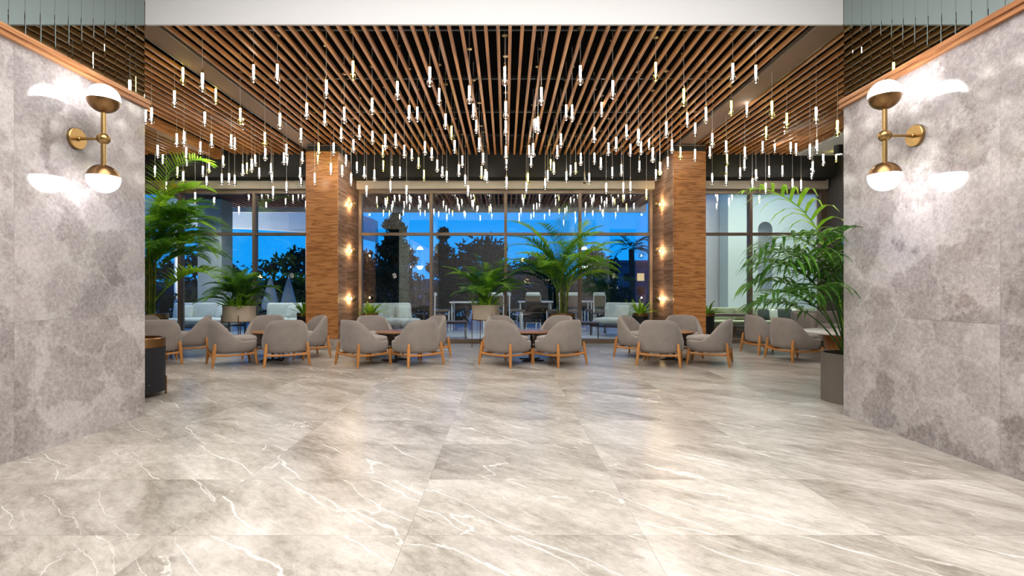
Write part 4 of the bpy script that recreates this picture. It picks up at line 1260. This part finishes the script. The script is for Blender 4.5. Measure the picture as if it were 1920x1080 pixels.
# stack of black slatted chairs
for i in range(4):
    o = empty('stacking_chair', (0.75, 13.25, 0.075 * i))
    tag(o, ['lowest', 'second', 'third', 'topmost'][i] + ' black chair of the stack behind the middle window', 'chair', 'stacked black chairs on the terrace')
    MB().box(-0.22, 0.22, -0.22, 0.22, 0.40, 0.425).build('seat', M['blackmetal'], o)
    MB().box(-0.22, 0.22, 0.20, 0.225, 0.44, 0.72).build('backrest', M['blackmetal'], o)
    for sx in (-1, 1):
        for sy in (-1, 1): MB().tube([(sx * .25, sy * .24, 0), (sx * .225, sy * .21, 0.41)], 0.011, 6).build('leg', M['blackmetal'], o)

# folded parasols
for (px_, Y_, lb) in ((507, 16.0, 'folded grey-blue parasol on the left of the terrace'), (541, 16.5, 'second folded grey-blue parasol, nearer the left column')):
    o = empty('parasol', ((px_ - VX) / F * Y_, Y_, 0))
    tag(o, lb, 'parasol', 'folded parasols')
    MB().lathe([(0.02, 0), (0.02, 1.75)], 8).build('pole', M['whitemetal'], o)
    MB().lathe([(0.22, 0.62), (0.27, 0.75), (0.17, 1.15), (0.12, 1.35), (0.04, 1.62)], 10).build('canopy', M['parasol'], o)
    MB().lathe([(0.26, 0), (0.26, 0.06), (0.05, 0.09)], 14).build('base', M['blackmetal'], o)

o = empty('fill_lamp', (-9.9, 16.9, 0))  # made-up lamp, added to brighten the white ring
tag(o, 'small black fill lamp added on the terrace floor to light the canopy ring', 'lamp')
MB().box(-.12, .12, -.06, .06, 0.0, 0.03).box(-.02, .02, -.02, .02, .03, .12).build('bracket', M['blackmetal'], o)
MB().box(-.14, .14, -.07, .05, 0.12, 0.28).build('housing', M['blackmetal'], o)
lamp('ring_fill_beam', 'SPOT', (0, 0.12, 0.26), 900, (1.0, 0.97, 0.92), rot=(R(150), 0, R(0)), parent=o, spot_size=R(140), spot_blend=0.7, shadow_soft_size=0.06)
# terrace pillar
o = tag(MB().box(-8.95, -8.25, 14.4, 15.0, 0, 3.9).build('terrace_pillar', M['concrete'], None, 0.02), 'pale concrete pillar on the terrace behind the left window', 'pillar', kind='structure')

# trees
def tree(x, y, h, rx, rz, label, seed, n=2600, shape='round', trunk=0.12, leaf=0.16):
    rnd = random.Random(seed)
    o = empty('tree', (x, y, 0))
    tag(o, label, 'tree', 'trees beyond the terrace')
    MB().tube([(0, 0, 0), (0.05, 0, h * .4), (0, 0.05, h * .92)], [trunk, trunk * .8, trunk * .2], 8).build('trunk', M['bark'], o)
    v, f = [], []
    cl = []
    for i in range(46):
        u = rnd.random()
        a = rnd.uniform(0, 6.283)
        if shape == 'cone':
            z = h * (0.18 + 0.8 * u); rr = rx * (1.05 - u) * math.sqrt(rnd.uniform(.1, 1))
            cl.append((rr * math.cos(a), rr * math.sin(a), z, 0.32 * rx * (1.15 - u) + .12))
        else:
            t = rnd.uniform(-1, 1)
            rr = rx * math.sqrt(1 - t * t) * rnd.uniform(.3, 1)
            cl.append((rr * math.cos(a), rr * math.sin(a), h - rz + rz * t, rx * .30))
    for i in range(n):
        c = cl[i % len(cl)]
        d = Vector((rnd.gauss(0, 1), rnd.gauss(0, 1), rnd.gauss(0, .6))).normalized() * c[3] * rnd.uniform(.3, 1.1)
        p = Vector(c[:3]) + d
        if p.z < 0.05: continue
        a = Vector((rnd.gauss(0, 1), rnd.gauss(0, 1), rnd.gauss(0, 1))).normalized()
        b = a.orthogonal().normalized()
        s = leaf * rnd.uniform(.6, 1.3)
        q = len(v)
        v += [tuple(p + a * s), tuple(p + b * s * .4), tuple(p - a * s), tuple(p - b * s * .4)]
        f.append((q, q + 1, q + 2, q + 3))
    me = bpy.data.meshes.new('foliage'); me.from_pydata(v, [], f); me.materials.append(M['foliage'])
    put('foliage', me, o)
    return o
tree(-4.85, 21.6, 4.9, 1.15, 2, 'tall dark conifer behind the middle window, by left column', 1, 3600, 'cone')
tree(-3.1, 24.6, 4.3, 1.0, 2, 'slim dark conifer right of the tallest one', 2, 2200, 'cone')
tree(-7.4, 23.0, 3.1, 1.5, 1.3, 'round dark tree just left of the left column', 3, 3000)
tree(-14.0, 23.0, 2.6, 1.9, 1.2, 'low round tree at the far left', 4, 2400)
tree(-10.6, 25.0, 3.0, 2.0, 1.4, 'broad dark tree behind the long pale sofa', 5, 2600)
tree(-1.0, 22.4, 3.4, 1.6, 1.5, 'bushy tree left of the window centre', 6, 3000)
tree(1.9, 26.0, 2.9, 1.7, 1.3, 'bushy tree right of the window centre', 7, 2800)
tree(4.0, 22.6, 2.8, 1.5, 1.2, 'round tree seen left of the right column', 8, 2400)
# fan-headed palm outside
o = empty('palm_tree', (5.45, 21.5, 0))
tag(o, 'dark palm tree outside, beside the right column', 'tree')
MB().tube([(0, 0, 0), (0.05, 0, 1.6), (0, 0, 3.0)], [0.16, 0.13, 0.12], 8).build('trunk', M['bark'], o)
rnd = random.Random(77)
for i in range(14):
    put('frond', frond_mesh(rnd, 1.35, R(rnd.uniform(0, 70)), R(90), 18, 0.45, 0.05, mat=M['foliage'], droop=.5), o, (0, 0, 3.0), R(i * 137.5))
# hedge line, far building, hills, street lamps
for i in range(7):
    rnd = random.Random(i + 50)
    v, f = [], []
    for q in range(900):
        p = Vector((rnd.uniform(-1.4, 1.4), rnd.uniform(-.5, .5), rnd.uniform(.05, 1.15 + .25 * math.sin(q))))
        a = Vector((rnd.gauss(0, 1), rnd.gauss(0, 1), rnd.gauss(0, 1))).normalized(); b = a.orthogonal().normalized(); s = .13
        k0 = len(v)
        v += [tuple(p + a * s), tuple(p + b * s * .45), tuple(p - a * s), tuple(p - b * s * .45)]
        f.append((k0, k0 + 1, k0 + 2, k0 + 3))
    me = bpy.data.meshes.new('hedge'); me.from_pydata(v, [], f); me.materials.append(M['foliage'])
    hx = -15.2 + i * 3.1
    h = put('hedge', me, None, (hx, 19.0, 0))
    tag(h, ['dark hedge at the far left end of the terrace', 'dark hedge behind the long pale sofa', 'dark hedge behind the folded parasols', 'dark hedge behind the left column', 'dark hedge under the tall conifer', 'dark hedge left of the window centre', 'dark hedge right of the window centre', 'dark hedge near the right column', 'dark hedge behind the right column'][i], 'hedge', 'hedges along the terrace')
def far_building(x0, x1, y, h, label, nx, nz, seed):
    o = empty('far_building', ((x0 + x1) / 2, y, 0))
    tag(o, label, 'building')
    w = x1 - x0
    MB().box(-w / 2, w / 2, 0, 6, 0, h).build('wall', M['bldg'], o)
    MB().box(-w / 2 - .2, w / 2 + .2, -0.2, 6.2, h, h + .25).build('roof', M['bldg'], o)
    rnd = random.Random(seed)
    for i in range(nx):
        for j in range(nz):
            x = -w / 2 + w * (i + .5) / nx; z = .9 + (h - 1.2) * j / nz
            MB().box(x - .28, x + .28, -0.05, 0.02, z, z + 0.6).build('window', M['bldg_win'] if rnd.random() < .35 else M['fascia'], o)
far_building(-13.5, -9.0, 42, 3.4, 'low violet far building with small windows, left of the conifer', 5, 2, 1)
far_building(-1.5, 5.5, 46, 3.0, 'low dark far building behind the middle high tables', 7, 2, 2)
far_building(8.2, 12.5, 40, 3.4, 'low far building with lit windows beside the right column', 4, 2, 3)
v = [(-160 + i * 8, 150, 4 + 3.2 * mnoise.noise((i * .35, 3.1, 0)) + 1.5 * mnoise.noise((i * 1.1, 1.1, 0))) for i in range(41)]
v2 = [(p[0], 150, -2) for p in v]
v3 = [(p[0], 190, -2) for p in v]
nn = len(v)
struct('hills', MB().add(v + v2 + v3, [(i, i + 1, nn + i + 1, nn + i) for i in range(nn - 1)] + [(i, 2 * nn + i, 2 * nn + i + 1, i + 1) for i in range(nn - 1)]), M['hill'])
struct('ground', MB().box(-200, 200, 34, 200, -0.6, -0.2), M['hill'])
for (px_, py_, Y_, lb) in ((980, 487, 32, 'orange street lamp glowing behind the tall palm'), (488, 519, 32, 'orange street lamp low beyond the left window, left one'), (541, 518, 33, 'orange street lamp low beyond the left window, right one')):
    p = at(px_, py_, Y_)
    o = empty('street_lamp', (p.x, p.y, -0.2))
    tag(o, lb, 'lamp', 'orange street lamps')
    MB().lathe([(0.05, 0), (0.035, p.z + 0.15)], 8).build('pole', M['blackmetal'], o)
    MB().lathe([(0.01, p.z + .1), (0.09, p.z + .14), (0.11, p.z + .2), (0.07, p.z + .28), (0.01, p.z + .3)], 10).build('lantern', M['orange'], o)
